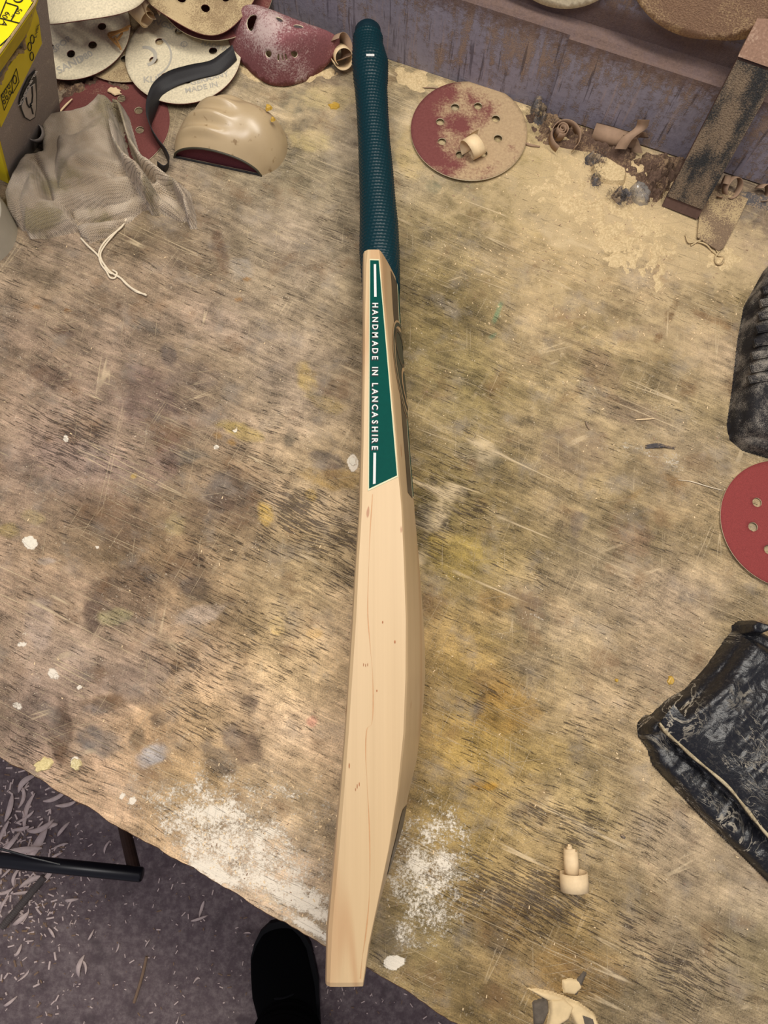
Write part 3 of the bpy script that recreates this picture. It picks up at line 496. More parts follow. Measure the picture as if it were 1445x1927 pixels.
# edge sticker
zt = ZE+.0007
def edge_poly(px, z, dz): return MB().prism([P(u, v, z)-UPZ*dz for u, v in px], [P(u, v, z) for u, v in px])
stk = edge_poly([(692.5, 924), (748.8, 897), (714, 488), (695, 487)][::-1], zt, .0003).build('edge_sticker', BORDER, bat); tag(stk, 'long green tapered sticker with white lettering on the upper edge')
edge_poly([(694.3, 919.5), (747, 894.5), (712.6, 490), (696.5, 489.5)][::-1], zt+.0002, .0002).build('sticker_ground', STICK, stk)
edge_poly([(703.2, 497), (707.6, 497), (708.6, 558.5), (704, 558.5)], zt+.0005, .0003).build('sticker_line', WHITE, stk)
edge_poly([(702.6, 852), (707.6, 852), (706.8, 910), (701.8, 911)], zt+.0005, .0003).build('sticker_line', WHITE, stk)
def run_text(s, u0, v0, u1, v1, z, height, bold, matt, parent, name):
    a, b_ = P(u0, v0, z), P(u1, v1, z); L = np.linalg.norm(b_-a); v, f = text_mesh(s, 1., bold); v = np.array(v)
    w_ = v[:, 0].max()-v[:, 0].min(); xd = nrm(b_-a); yd = np.cross(UPZ, xd); hh = (v[:, 1].max()-v[:, 1].min())
    # capitals are letter-spaced to fill the run
    return [a+xd*((p[0]-v[:, 0].min())/w_*L)+yd*((p[1]-v[:, 1].mean())/hh*height) for p in v], f
def spaced(s, u0, v0, u1, v1, z, height, bold, matt, parent, name):
    a, b_ = P(u0, v0, z), P(u1, v1, z); xd = nrm(b_-a); yd = np.cross(UPZ, xd); L = np.linalg.norm(b_-a); mb = MB()
    wd = {'I': .45, ' ': .62, 'M': 1.3, 'N': 1.08, 'L': .88, 'E': .9, 'S': .92}; tot = sum(wd.get(c, 1.) for c in s)-.3; x = -.0
    for c in s:
        wc = wd.get(c, 1.)/tot*L
        if c != ' ':
            v, f = text_mesh(c, 1., bold); v = np.array(v); k = height/.72
            mb.add([a+xd*(x+wc*.36+(p[0])*k*1.0)+yd*(p[1]-.0)*k for p in v-np.array([0, (v[:, 1].max()+v[:, 1].min())/2, 0])], f)
        x += wc
    return mb.build(name, matt, parent)
TXT = 'HANDMADE IN LANCASHIRE'
spaced(TXT, 705.5, 571, 704.8, 848, zt+.0005, .0052, .05, INK, stk, 'lettering_outline')
spaced(TXT, 706.1, 569.5, 705.4, 846.5, zt+.0008, .0048, .025, WHITE, stk, 'lettering')
# back stickers: drawn on the bulging back by (photo row on the edge line, share of the way down to the spine)
def back_pt(y, q, off=.0004):
    z = ZE-.054*q; x = back_x(y, z) if z >= .054 else back_x(y, z)
    return np.array([x+off*.8, y, z+off*.6])
def back_strip(y0, y1, q0, q1, mat, name, off=.0004, n=40, slant=0):
    V = []; m2 = 6
    for i in range(n+1):
        for j in range(m2+1):
            q = (q0(i/n) if callable(q0) else q0)*(1-j/m2)+(q1(i/n) if callable(q1) else q1)*j/m2
            y = y0+(y1-y0)*i/n+slant*(j/m2)*(i/n); V.append(back_pt(y, q, off))
    return mesh(name, V, [(i*(m2+1)+j, (i+1)*(m2+1)+j, (i+1)*(m2+1)+j+1, i*(m2+1)+j+1) for i in range(n) for j in range(m2)], mat, bat, True)
YB = lambda v: float(P(745, v, .09)[1])
tag(back_strip(YB(922), YB(500), .48, .84, BROWNST, 'back_sticker', slant=-.0), 'dark brown band sticker on the back')
tag(back_strip(YB(914), YB(500), .93, 1., STICK, 'back_stripe'), 'thin green stripe beside the spine')
tag(back_strip(YB(920), YB(500), .86, .91, BORDER, 'back_stripe'), 'pale line between brown and green')
def oval(v0, v1, qc, rq, mat, name, off, inner=None):
    ya, yb = YB(v1), YB(v0); n = 48; V = []; ks = (0, .34, .67, 1.) if inner is None else (inner, 1.)
    for k in ks:
        for j in range(n):
            t = 2*math.pi*j/n; y = (ya+yb)/2+(yb-ya)/2*k*math.cos(t); q = qc+rq*k*math.sin(t); z = ZE-.054*q; V.append(back_pt(y, q, off))
    f = [(i*n+j, i*n+(j+1) % n, (i+1)*n+(j+1) % n, (i+1)*n+j) for i in range(len(ks)-1) for j in range(n)]
    if inner is None: f.append(tuple(range(n)))
    return mesh(name, V, f, mat, None, True)
em = oval(574, 766, 1.02, .80, WILLOW, 'emblem', .0007); em.parent = bat; em.matrix_parent_inverse = Matrix.Translation(-Vector(bat.location)); tag(em, 'oval rose-like emblem with dark rings printed on the back')
for nm, a_, k_, mt in (('emblem_ring', .0010, (.89, .96), OLIVEST), ('emblem_field', .0010, (0, .80), OLIVEST)):
    o = oval(670-96*k_[1], 670+96*k_[1], 1.02, .80*k_[1], mt, nm, a_, k_[0]/k_[1] if k_[0] else None); o.parent = em; 
o = oval(655, 745, 1.25, .62, WILLOW, 'emblem_petal', .0013, .86); o.parent = em
o = oval(600, 668, .75, .35, BROWNST, 'emblem_petal', .0013, .80); o.parent = em
def tri_strip(v0, v1, q0, q1, mat, name): return back_strip(YB(v1), YB(v0), q0, q1, mat, name, .0006)
tag(back_strip(YB(1660), YB(1530), lambda t: .62-.25*math.sin(math.pi*t)**.7, 1., BROWNST, 'toe_sticker', .0005), 'dark brown sticker low on the back')

# ---------------------------------------------------------------- sanding discs
def disc_geo(r=.0625, hr=.0045, ring=.0325, nh=8, ph=0., sp=.004, extra=()):
    V = []; E = []
    def loop(cx, cy, rr, n):
        k = len(V); V.extend((cx+rr*math.cos(2*math.pi*i/n), cy+rr*math.sin(2*math.pi*i/n)) for i in range(n)); E.extend((k+i, k+(i+1) % n) for i in range(n))
    loop(0, 0, r, 84); hs = [(ring*math.cos(2*math.pi*i/nh+ph), ring*math.sin(2*math.pi*i/nh+ph)) for i in range(nh)]+list(extra)
    for h in hs: loop(h[0], h[1], hr, 14)
    m = int(r/sp)+1
    for i in range(-m, m+1):
        for j in range(-m, m+1):
            x = (i+.5*(j % 2))*sp; y = j*sp*.87
            if math.hypot(x, y) < r-sp*.6 and all(math.hypot(x-a, y-b) > hr+sp*.4 for a, b in hs): V.append((x, y))
    vs, es, fs, *_ = geometry.delaunay_2d_cdt([Vector(v) for v in V], E, [], 1, 1e-7)
    tri = []
    for f in fs:
        c = sum((vs[i] for i in f), Vector((0, 0)))/len(f)
        if c.length < r and all((c-Vector(h)).length > hr*.97 for h in hs): tri.append(tuple(f))
    return [(v.x, v.y) for v in vs], tri
_dg = {}
def disc_mesh(name, fn, top, bot, key=(.0625, 8, 0.), parent=None, thick=.0012):
    if key not in _dg: _dg[key] = disc_geo(r=key[0], nh=key[1], ph=key[2], ring=key[0]*.52)
    v2, tri = _dg[key]; T = []; B = []; e = 1e-4
    for x, y in v2:
        p = np.asarray(fn(x, y)); nn = np.cross(np.asarray(fn(x+e, y))-p, np.asarray(fn(x, y+e))-p); nn = nrm(nn); T.append(p); B.append(p-nn*thick)
    n = len(v2); cnt = {}
    for a, b, c in tri:
        for e_ in ((a, b), (b, c), (c, a)): cnt[e_] = 1
    bd = [e_ for e_ in cnt if (e_[1], e_[0]) not in cnt]
    f = list(tri)+[(a+n, c+n, b+n) for a, b, c in tri]+[(b, a, a+n, b+n) for a, b in bd]
    return mesh(name, T+B, f, [top, bot], parent, True, [0]*len(tri)+[1]*(len(tri)+len(bd)))
def flat(c, rz=0., tilt=(0, 0), wave=0., seed=0):
    c = np.asarray(c); ca, sa = math.cos(rz), math.sin(rz)
    def f(x, y):
        X_, Y_ = x*ca-y*sa, x*sa+y*ca; z = X_*tilt[0]+Y_*tilt[1]+wave*(math.sin(X_*40+seed)*math.cos(Y_*33+seed*2)); return (c[0]+X_, c[1]+Y_, c[2]+z)
    return f
def make_disc(label, fn, top, bot, key=(.0625, 8, 0.), group=None, prints=(), name='sanding_disc', pm=LOGO):
    t = thing(name, label, 'sanding disc', np.asarray(fn(0, 0)), group)
    disc_mesh('abrasive_sheet', fn, top, bot, key, t)
    for s, px, py, ang, sz in prints:    # faint print on the paper backing
        v, f = text_mesh(s, sz, sz*.02); V = []
        for p in v:
            x = px+p[0]*math.cos(ang)-p[1]*math.sin(ang); y = py+p[0]*math.sin(ang)+p[1]*math.cos(ang); V.append(np.asarray(fn(x, y))+np.array([0, 0, .0003]))
        mesh('printed_word', V, f, pm, t)
    return t
R = .0625
c1 = P(886, 338, .005)+np.array([0, R-.001, 0])
make_disc('red sanding disc dusted with sawdust right of the bat handle, a curl on it', flat(c1, .3, (0, 0), .0008), GRITD, BACKP, (.0625, 8, .15))
c2 = P(338, 195, .010)+np.array([0, R, 0])
d2 = make_disc('cream paper-backed sanding disc with grey print under the black belt strip', flat(c2, 0, (0, .0), .0006, 2), BACKP, GRIT, (.0625, 8, .2),
    prints=[('KLINGSPOR', -.012, -.030, .1, .011), ('MADE IN', .022, -.042, .25, .009), ('GERMANY', .030, -.030, .3, .009), ('KLINGSPOR', -.022, .040, -.35, .011), ('MADE IN', .034, .012, -.3, .008), ('\u00ae', .0, .014, 0, .010)])
def ringprint(fn, t, cx, cy, r0, r1, a0=0, a1=2*math.pi):
    n = 30; V = [np.asarray(fn(cx+r*math.cos(a0+(a1-a0)*i/n), cy+r*math.sin(a0+(a1-a0)*i/n)))+np.array([0, 0, .0003]) for r in (r0, r1) for i in range(n+1)]
    mesh('printed_ring', V, [(i, n+1+i, n+2+i, i+1) for i in range(n)], LOGO, t)
f2 = flat(c2, 0, (0, .0), .0006, 2); ringprint(f2, d2, -.042, -.002, .010, .014, -1.2, 1.8); ringprint(f2, d2, -.042, -.002, .028, .030, -1.0, .9)
c4 = P(232, 153, .007)+np.array([0, R, 0])
make_disc('tan dust-coated sanding disc between the two cream discs', flat(c4, .4, (0, .02), .0008, 1), SANDY, BACKP, (.0625, 8, .35))
c3 = P(124, 142, .018)+np.array([0, R, 0]); f3 = flat(c3, 0, (-.02, .10), .002, .6)
make_disc('cream paper-backed sanding disc beside the yellow box with a crease', f3, BACKP, GRIT, (.0625, 8, .05),
    prints=[('P80', .018, -.036, .6, .010), ('KLINGSPOR', -.02, -.030, .7, .010), ('SAND', .002, -.045, .5, .012), ('KLINGSPOR', .0, .02, .6, .010)])
c6 = P(209, 232, .0015)
make_disc('dark red sanding disc partly under the grey rag', flat(c6, .2, (0, 0), .0006), GRIT, BACKP, (.0625, 8, .32))
cR = P(1480, 985, .003)
make_disc('clean red sanding disc cut by the right edge of the frame', flat(cR, .2, (-.015, -.03), .0006), GRITC, BACKP, (.0625, 8, -.1))
# sandy disc propped over the cream one, its rim waving
c5 = P(372, 50, .045)+np.array([.0, R*.98, 0])
def f5(x, y): return (c5[0]+x, c5[1]+y, c5[2]+.010*math.cos((x+.045)*48)*max(0, -y/R)-.001)
make_disc('sawdust-caked sanding disc with wavy rim propped above the cream disc', f5, SANDY, GRIT, (.0625, 8, .95))
c5b = P(400, 64, .030)+np.array([.0, R*.98, 0])
make_disc('dark red sanding disc showing as a sliver under the sawdust-caked disc', flat(c5b, .1, (0, .1)), GRIT, BACKP, (.0625, 8, .6))
c7 = P(140, 21, .085)+np.array([0, R, 0])
def f7(x, y): return (c7[0]+x, c7[1]+y, c7[2]-8*(x-.01)**2+.15*y)
make_disc('curled sanding disc on top of the pile at the top left', f7, BACKP, GRIT, (.0625, 8, .2))
# folded disc
fo_ = [(425, 62, .016), (427, 36, .024), (440, 14, .034), (465, 3, .042), (500, 11, .044), (540, 26, .042), (582, 42, .038), (620, 56, .032), (641, 67, .026), (636, 90, .018), (619, 114, .010), (596, 136, .004), (568, 154, .002), (540, 162, .002), (510, 160, .002), (482, 145, .003), (458, 122, .005), (438, 96, .009)]
fO = catmull([P(*p) for p in fo_]+[P(*fo_[0])], 10)[:-1]; fc_ = P(528, 78, .050); fA = np.unwrap([math.atan2(p[1]-fc_[1], p[0]-fc_[0]) for p in fO]); fO = np.array(fO)
if fA[0] > fA[-1]: fA = fA[::-1]; fO = fO[::-1]
fA3 = np.concatenate([fA-2*math.pi, fA, fA+2*math.pi]); fO3 = np.concatenate([fO, fO, fO])
def ffold2(x, y):
    r = math.hypot(x, y)/R; a = math.atan2(y, x)+1e-9; a = a if a >= fA[0] else a+2*math.pi
    o = np.array([np.interp(a, fA3, fO3[:, i]) for i in range(3)]); p = fc_+(o-fc_)*r
    top = max(0, math.sin(a+.35)); p[2] += (1-r*r)*0+.010*math.sin(math.pi*min(r, 1))*(1-.3*top) - .006*top*max(0, r-.85)/.15; return p
make_disc('folded red sanding disc dusted white leaning by the wall left of the handle', ffold2, GRITP, BACKP, (.0625, 8, .05))
# discs hung on the wall
for lab, u, v, off, r, ph, zc in (('brown dust-caked sanding disc hung on the wall, in front of another', 1284, 58, .004, .075, .3, 0), ('dusty sanding disc hung behind the front one at the top right', 1322, 60, .012, .075, .0, 0), ('pale disc hung on the wall showing only its rim at the top edge', 1030, 4, .010, .0625, .0, 0)):
    bp = on_plane(u, v, wpt(0, off, 0), WN); cc = bp+UPZ*r*.985; tz = nrm(UPZ+WN*.06); tn = nrm(np.cross(WD, tz))
    fh = (lambda cc, tz: (lambda x, y: cc+WD*x+tz*y))(cc, tz)
    t = thing('sanding_disc', lab, 'sanding disc', cc); disc_mesh('abrasive_sheet', fh, CAKED if u > 1100 else BACKP, BACKP, (r, 0, ph), t, .0025)
    n_ = MB().tube([cc+tz*(r*.8)-WN*.006, cc+tz*(r*.8)+WN*.03], .0015, 8).build('wall_nail', BLACKT); tag(n_, {1284: 'steel wall nail behind the front brown disc at the top right', 1322: 'steel wall nail behind the rear dusty disc at the top right', 1030: 'steel wall nail behind the pale disc at the top edge'}[u], 'nail', 'nails in the wall behind the hung discs')

# ---------------------------------------------------------------- black belt strip
up_ = [(437, 84, .022), (415, 101, .020), (394, 114, .018), (355, 122, .016), (316, 134, .016), (289, 155, .018), (277, 182, .022), (275, 209, .026), (283, 236, .024), (297, 260, .020), (312, 279, .017), (319, 298, .016), (309, 311, .014), (296, 303, .012)]
lo_ = [(446, 112, .012), (430, 127, .012), (412, 138, .012), (374, 147, .012), (336, 159, .012), (312, 174, .010), (302, 190, .008), (292, 217, .005), (285, 240, .003), (294, 262, .002), (309, 286, .002), (318, 312, .001), (309, 324, .001), (297, 314, .001)]
UU = catmull([P(*p) for p in up_], 7); LL = catmull([P(*p) for p in lo_], 7)
V = []; 
for a, b_ in zip(UU, LL):
    V += [a, (a*2+b_)/3, (a+2*b_)/3, b_]
nn = len(UU); off = np.array([-.0006, -.0006, -.0008]); V += [np.asarray(p)+off for p in V]; k = nn*4
Fq = []
for i in range(nn-1):
    for j in range(3): a = i*4+j; Fq += [(a, a+1, a+5, a+4), (k+a, k+a+4, k+a+5, k+a+1)]
    Fq += [(i*4, i*4+4, k+i*4+4, k+i*4), (i*4+3, k+i*4+3, k+i*4+7, i*4+7)]
tag(mesh('belt_strip', V, Fq, STRAPM, None, True), 'black abrasive belt strip curving over the cream disc to the rag', 'abrasive strip')

# ---------------------------------------------------------------- beige hand pad
pad = thing('hand_sanding_pad', 'shiny beige moulded hand sanding pad with maroon abrasive face', 'sanding pad', P(435, 260))
A0, A1, = P(328, 296), P(492, 331)
lft = catmull([A0, P(331, 270), P(352, 245), P(385, 222), P(412, 212)], 10); rgt = catmull([A1, P(520, 318), P(537, 295), P(541, 268), P(530, 240)], 10)
K = len(lft); NSs = 60; V = []
for i in range(K):
    t = i/(K-1); Hh = .024+(.046-.024)*math.sin(min(1, t/.55)*math.pi/2) if t < .55 else .046*math.sqrt(max(0, 1-((t-.55)/.45)**2*.98))
    for j in range(NSs+1):
        s = j/NSs; p = lft[i]*(1-s)+rgt[i]*s; prof_ = (1-abs(2*s-1)**(2.1+1.2*t))**.62
        g = .0034*math.cos(t*2*math.pi*4.6+.4)*sstep(.62, .35, np.float64(s))*sstep(0, .15, np.float64(s))*sstep(.05, .25, np.float64(t)) if True else 0
        palm = -.004*math.exp(-((s-.62)/.16)**2-((t-.4)/.3)**2)
        V.append((p[0], p[1]-(.0 if t > 0 else 0), max(0, Hh*prof_+(g+palm)*prof_)))
W1 = NSs+1
Fq = [(i*W1+j, i*W1+j+1, (i+1)*W1+j+1, (i+1)*W1+j) for i in range(K-1) for j in range(NSs)]
mesh('pad_body', V, Fq, PAD, pad, True)
arch = [np.array(V[j]) for j in range(W1)]; ad = nrm(A1-A0); an_ = np.array([ad[1], -ad[0], 0])
fa = [p+(-an_)*.0025 for p in arch]; base_ = [np.array([p[0], p[1], 0])-an_*.0025 for p in arch]
mesh('abrasive_face', fa+base_, [(j, W1+j, W1+j+1, j+1) for j in range(W1-1)], MAROON, pad)
MB().tube([p+an_*.0003 for p in arch[::2]], .0011, 8).build('lip', plain('dark_lip', (60, 56, 44), .5), pad)
MB().tube([arch[0]+an_*.0+UPZ*.001, arch[-1]+UPZ*.001], .0010, 8).build('lip', STRAPM, pad)
for u, v, r in ((505, 200, .0035), (513, 222, .0022)):
    pp = P(u, v, .040); o = puff('wood_chip', [([pp[:2]+r*k*np.array([math.cos(a), math.sin(a)]) for a, k in ((0, 1), (1, .7), (2.2, 1), (3.3, .8), (4.2, 1.1), (5.4, .8))], .0015, .001, .0395)], .0006, YFLAKE, None, base=.0375)
    tag(o, 'yellow wood chip stuck on the beige pad, %s' % ('the larger' if r > .003 else 'the smaller'), 'chip')

# ---------------------------------------------------------------- grey rag
def pxp(pts, z=0.): return [P(u, v, z)[:2] for u, v in pts]
rag = thing('rag', 'grubby grey towelling rag crumpled in front of the yellow box', 'rag', P(180, 330))
Lb = pxp([(133, 398), (150, 440), (166, 452), (205, 436), (240, 412), (268, 388), (300, 395), (335, 409), (362, 412), (364, 392), (355, 356), (330, 336), (290, 312), (240, 300), (180, 340)], .006)
La = pxp([(14, 398), (34, 421), (60, 417), (110, 402), (150, 396), (200, 392), (240, 382), (262, 362), (280, 338), (262, 318), (236, 300), (232, 262), (226, 214), (215, 196), (192, 190), (170, 214), (130, 222), (84, 226), (78, 250), (82, 300), (56, 300), (24, 338), (10, 368)], .012)
Lc = pxp([(78, 300), (84, 226), (130, 222), (170, 214), (190, 192), (205, 205), (212, 250), (222, 290), (215, 330), (150, 340), (86, 350)], .045)
Ld = pxp([(14, 380), (26, 338), (58, 304), (82, 320), (100, 350), (130, 400), (60, 415), (32, 415)], .03)
r1 = pxp([(208, 200), (218, 194), (232, 198), (240, 226), (250, 262), (272, 296), (310, 322), (342, 346), (358, 376), (362, 408), (350, 408), (340, 380), (322, 352), (290, 330), (254, 306), (236, 270), (226, 230), (220, 210)], .02)
r2 = pxp([(198, 210), (208, 202), (214, 230), (222, 262), (244, 292), (272, 314), (282, 332), (276, 350), (262, 350), (250, 330), (226, 308), (208, 270), (200, 236)], .045)
creases = [[(213, 204), (222, 232), (234, 266), (256, 300), (276, 320)], [(290, 342), (314, 354), (336, 376)], [(160, 330), (200, 336), (236, 328)], [(66, 306), (84, 338), (92, 372)], [(132, 398), (180, 394), (236, 384), (276, 362)]]
def pdist(X, Y, pl):
    d = np.full(X.shape, 9.)
    for (x0, y0), (x1, y1) in zip(pl[:-1], pl[1:]):
        ex, ey = x1-x0, y1-y0; t = np.clip(((X-x0)*ex+(Y-y0)*ey)/(ex*ex+ey*ey), 0, 1); d = np.minimum(d, np.hypot(X-x0-t*ex, Y-y0-t*ey))
    return d
def ragz(X, Y, Z, d):
    for i, cp in enumerate(creases):
        dd = pdist(X, Y, pxp(cp, .025)); Z = Z-(.022, .014, .005, .010, .012)[i]*np.exp(-(dd/(.0036, .005, .004, .004, .0022)[i])**2)+.0025*np.exp(-((dd-.009)/.005)**2)
    Z = np.maximum(Z, .002)
    n1 = fbm(X*22, Y*22, 41, 3)-.5; n2 = fbm(X*60, Y*60, 51, 3)-.5; k = sstep(0, .006, d)
    q_ = (X*.9+Y*.45); rid = (1-np.abs(np.sin(q_*95+n1*9)))**3
    return Z+k*(n1*.016+n2*.0045+.0016*rid*sstep(.48, .60, fbm(X*14, Y*14, 77, 2)))*sstep(.002, .02, Z)
puff('cloth', [(Lb, .010, .008), (La, .030, .012), (Lc, .044, .024), (Ld, .036, .022), (r1, .033, .008), (r2, .058, .009)], .00125, TOWEL, rag, ragz)
# string from the rag
st = thing('cotton_string', 'white cotton string with a knot trailing from under the rag', 'string', P(210, 500))
def strand(px, r, name, parent, mat=STRING, z=.0016, wig=0): 
    pts = catmull([P(u, v, z+(.0012 if i % 2 else 0)) for i, (u, v) in enumerate(px)], 10); return MB().tube(pts, r, 7).build(name, mat, parent, True)
strand([(152, 448), (165, 462), (182, 478), (192, 492), (204, 508), (214, 516), (228, 524), (246, 541), (262, 550), (276, 556)], .0011, 'strand', st)
strand([(238, 412), (228, 428), (206, 446), (192, 462), (186, 478), (190, 496), (200, 510), (207, 522), (216, 523), (220, 514), (212, 508)], .0010, 'strand', st)
strand([(236, 418), (212, 444), (196, 464), (189, 480), (196, 498), (206, 513), (222, 519), (238, 535), (256, 549), (274, 554)], .0009, 'strand', st)
st2 = thing('cotton_string', 'dusty frayed string at the foot of the leaning wooden stick', 'string', P(1330, 470))
strand([(1290, 442), (1296, 456), (1312, 455), (1328, 460), (1338, 470), (1350, 480), (1362, 484), (1358, 496), (1348, 496), (1346, 484), (1354, 472)], .0009, 'strand', st2, SANDY)
strand([(1300, 462), (1318, 452), (1332, 455), (1346, 468), (1352, 478)], .0008, 'strand', st2, SANDY)

# ---------------------------------------------------------------- yellow and grey box
B0, B1 = P(20, 342, .001), P(112, 222, .001); BQ = P(84, 0, .20); GN = nrm(np.cross(B1-B0, BQ-B0)); GN = GN if GN[0] > 0 else -GN
gp_ = lambda u, v, o=0: on_plane(u, v, B0+GN*o, GN)
bx_ = thing('sanding_disc_box', 'torn yellow and grey cardboard box at the left edge behind the rag', 'box', (B0+B1)/2-GN*.05)
gpoly = [(20, 342), (112, 222), (101, 120), (84, 0), (78, -60), (64, -20), (62, 12), (52, 40), (47, 62), (45, 92), (30, 103), (14, 128), (0, 158), (-22, 178), (0, 262)]
plate([gp_(*p) for p in gpoly], .003, GN).build('side_panel', CARD, bx_)
plate([gp_(u, v, .0006) for u, v in [(79, 82), (73, 34), (67, 16), (62, 18), (53, 42), (48, 64), (46, 94), (30, 106), (14, 131), (0, 161), (-12, 172), (2, 240)]], .0005, GN).build('yellow_label', YELLOW, bx_)
tears = catmull([gp_(u, v, .001) for u, v in [(64, 0), (53, 38), (47, 62), (44, 92), (34, 98), (26, 106), (12, 128), (0, 158)]], 6)
MB().tube([p+GN*.0012*random.uniform(-1, 1) for p in tears], [.0009+.0007*random.random() for _ in tears], 6).build('torn_edge', KRAFT, bx_)
def gtext(s, u, v, du, dv, size, mat, name, bold=.02, rot=0.):
    p = gp_(u, v, .0012); xd = nrm(gp_(u+du, v+dv, .0012)-p); yd = np.cross(GN, xd); vv, f = text_mesh(s, size, size*bold); return mesh(name, [p+xd*q[0]+yd*q[1] for q in vv], f, mat, bx_)
# shield with a fork mark and an arched name
sh = [(67, 132), (69, 150), (70, 175), (69, 205), (66, 222), (56, 228), (46, 222), (40, 208), (36, 196), (38, 182), (44, 166), (54, 146)]
plate([gp_(u, v, .0012) for u, v in sh], .0005, GN).build('shield_outline', INK, bx_)
cxs, cys = 56, 186
plate([gp_(cxs+(u-cxs)*.86+.6, cys+(v-cys)*.90+2, .0016) for u, v in [(67, 152), (69, 175), (69, 205), (66, 222), (56, 228), (46, 222), (40, 208), (38, 200), (46, 180), (56, 160)]], .0004, GN).build('shield_field', plain('off_white_card', (186, 178, 166), .8), bx_)
for i, ch in enumerate('KLINGSPOR'):
    t = i/8; u = 66-28*t+1*math.sin(t*3); v = 138+57*t; p = gp_(u-1.5*math.sin(t*3.1)+.5, v, .0021); xd = nrm(gp_(u-28, v+57, .0021)-gp_(u, v, .0021)); yd = np.cross(GN, xd); vv, f = text_mesh(ch, .0078, .0003)
    mesh('shield_letter', [p+xd*q[0]+yd*(q[1]) for q in vv], f, WHITE, bx_)
for pxs in ([(60, 163), (61, 180), (60, 192), (56, 197)], [(49, 184), (51, 196), (55, 202), (59, 198)], [(57, 198), (60, 206), (62, 214)]):
    MB().tube([gp_(u, v, .0018) for u, v in pxs], .0008, 6).build('shield_fork', INK, bx_)
for (u0, v0, u1, v1, u2, v2, u3, v3) in ((2, 180, 22, 150, 24, 170, 8, 208), (22, 150, 31, 129, 36, 154, 24, 176)):
    MB().tube([gp_(a, b_, .001) for a, b_ in ((u0, v0), (u1, v1), (u2, v2), (u3, v3), (u0, v0))], .00028, 5).build('printed_frame', INK, bx_)
for u, v in ((6, 180), (11, 172), (17, 163), (8, 192), (13, 184), (19, 175)):
    MB().tube([gp_(u+2.4*math.cos(a), v+4*math.sin(a), .001) for a in np.linspace(0, 6.28, 10)], .0003, 5).build('printed_ring', INK, bx_)
for u, v in ((60, 106), (61, 74), (28, 150), (56, 88)):
    MB().tube([gp_(u+3.5*math.cos(a), v+8*math.sin(a), .001) for a in np.linspace(0, 6.28, 12)], .00035, 5).build('printed_ring', INK, bx_)
gtext('NH 7', 69, 60, -3, 14, .006, INK, 'printed_word')
# front face, other sides and open lid
inn = nrm(np.array([-GN[0], -GN[1], 0]))*.13
Tf, Tb = gp_(-22, 178), gp_(84, 0)
front = [B0, B0+inn, Tf+inn, Tf]; plate(front, .003).build('front_panel', YELLOW, bx_)
plate([B1, Tb, Tb+inn, B1+inn], .003).build('back_panel', CARD, bx_)
plate([B0+inn, B1+inn, Tb+inn, Tf+inn], .003).build('far_panel', CARD, bx_)
plate([p+UPZ*.0035 for p in (B0, B1, B1+inn, B0+inn)], .003, UPZ).build('bottom_panel', CARD, bx_)
zl = .215; lid = [P(-120, -60, zl), P(90, -60, zl), P(66, 0, zl), P(48, 28, zl), P(0, 96, zl), P(-60, 170, zl), P(-150, 150, zl)]
plate(lid[::-1], .003, UPZ).build('lid', YELLOW, bx_)
fle = [(92, -60, zl), (68, 0, zl), (50, 28, zl), (1, 97, zl), (-58, 172, zl)]; flo = [(104, -60, zl-.022), (80, 0, zl-.022), (52, 62, zl-.024), (0, 136, zl-.024), (-50, 200, zl-.024)]
V = [P(*p) for p in fle]+[P(*p) for p in flo]; V += [p-np.array([.002, .001, .0]) for p in V]; n5 = 5
Fq = [(i, n5+i, n5+i+1, i+1) for i in range(4)]+[(10+i, 11+i, 16+i, 15+i) for i in range(4)]+[(i+5, i+15, i+16, i+6) for i in range(4)]+[(i, i+1, i+11, i+10) for i in range(4)]
mesh('lid_flap', V, Fq, plain('olive_yellow_card', (190, 170, 16), .6), bx_)
MB().tube(catmull([P(*p) for p in fle], 8), .0009, 6).build('corrugated_edge', KRAFT, bx_)
zq = zl+.0006
for a, b_ in (((0, 34), (38, 44)), ((12, 0), (-4, 40)), ((34, 12), (20, 40)), ((12, 5), (34, 12)), ((0, 86), (20, 92 - 24))):
    MB().tube([P(a[0], a[1], zq), P(b_[0], b_[1], zq)], .0004, 5).build('printed_line', INK, bx_)
for s, u, v, sz in (('60', 11, 28, .008), ('50 x', 31, 24, .007), ('A', 7, 44, .009)):
    p = P(u, v, zq); xd = nrm(np.array([-.5, -.85, 0])); yd = np.cross(UPZ, xd); vv, f = text_mesh(s, sz*.8, .0); mesh('printed_word', [p+xd*q[0]+yd*q[1] for q in vv], f, INK, bx_)
MB().tube([P(34+9*math.cos(a), -4+8*math.sin(a), zq) for a in np.linspace(0, 6.28, 20)], .0005, 5).build('printed_ring', INK, bx_)

# ---------------------------------------------------------------- tape roll at the left edge
tr = thing('tape_roll', 'cream roll of tape at the left edge below the rag', 'tape', P(-46, 450)); tc = P(-46, 440); ro, ri, ht = .0425, .030, .034
V = []; n = 72
for r, z in ((ri, 0), (ro, 0), (ro, ht-.001), (ro-.001, ht), (ri+.0, ht)): V += [(tc[0]+r*math.cos(2*math.pi*j/n), tc[1]+r*math.sin(2*math.pi*j/n), z) for j in range(n)]
mesh('tape', V, [(i*n+j, ((i+1) % 5)*n+j, ((i+1) % 5)*n+(j+1) % n, i*n+(j+1) % n) for i in range(5) for j in range(n)], TAPEW, tr)
V = []
for r, z in ((ri-.003, .0), (ri, 0), (ri, ht+.001), (ri-.003, ht+.001)): V += [(tc[0]+r*math.cos(2*math.pi*j/n), tc[1]+r*math.sin(2*math.pi*j/n), z) for j in range(n)]
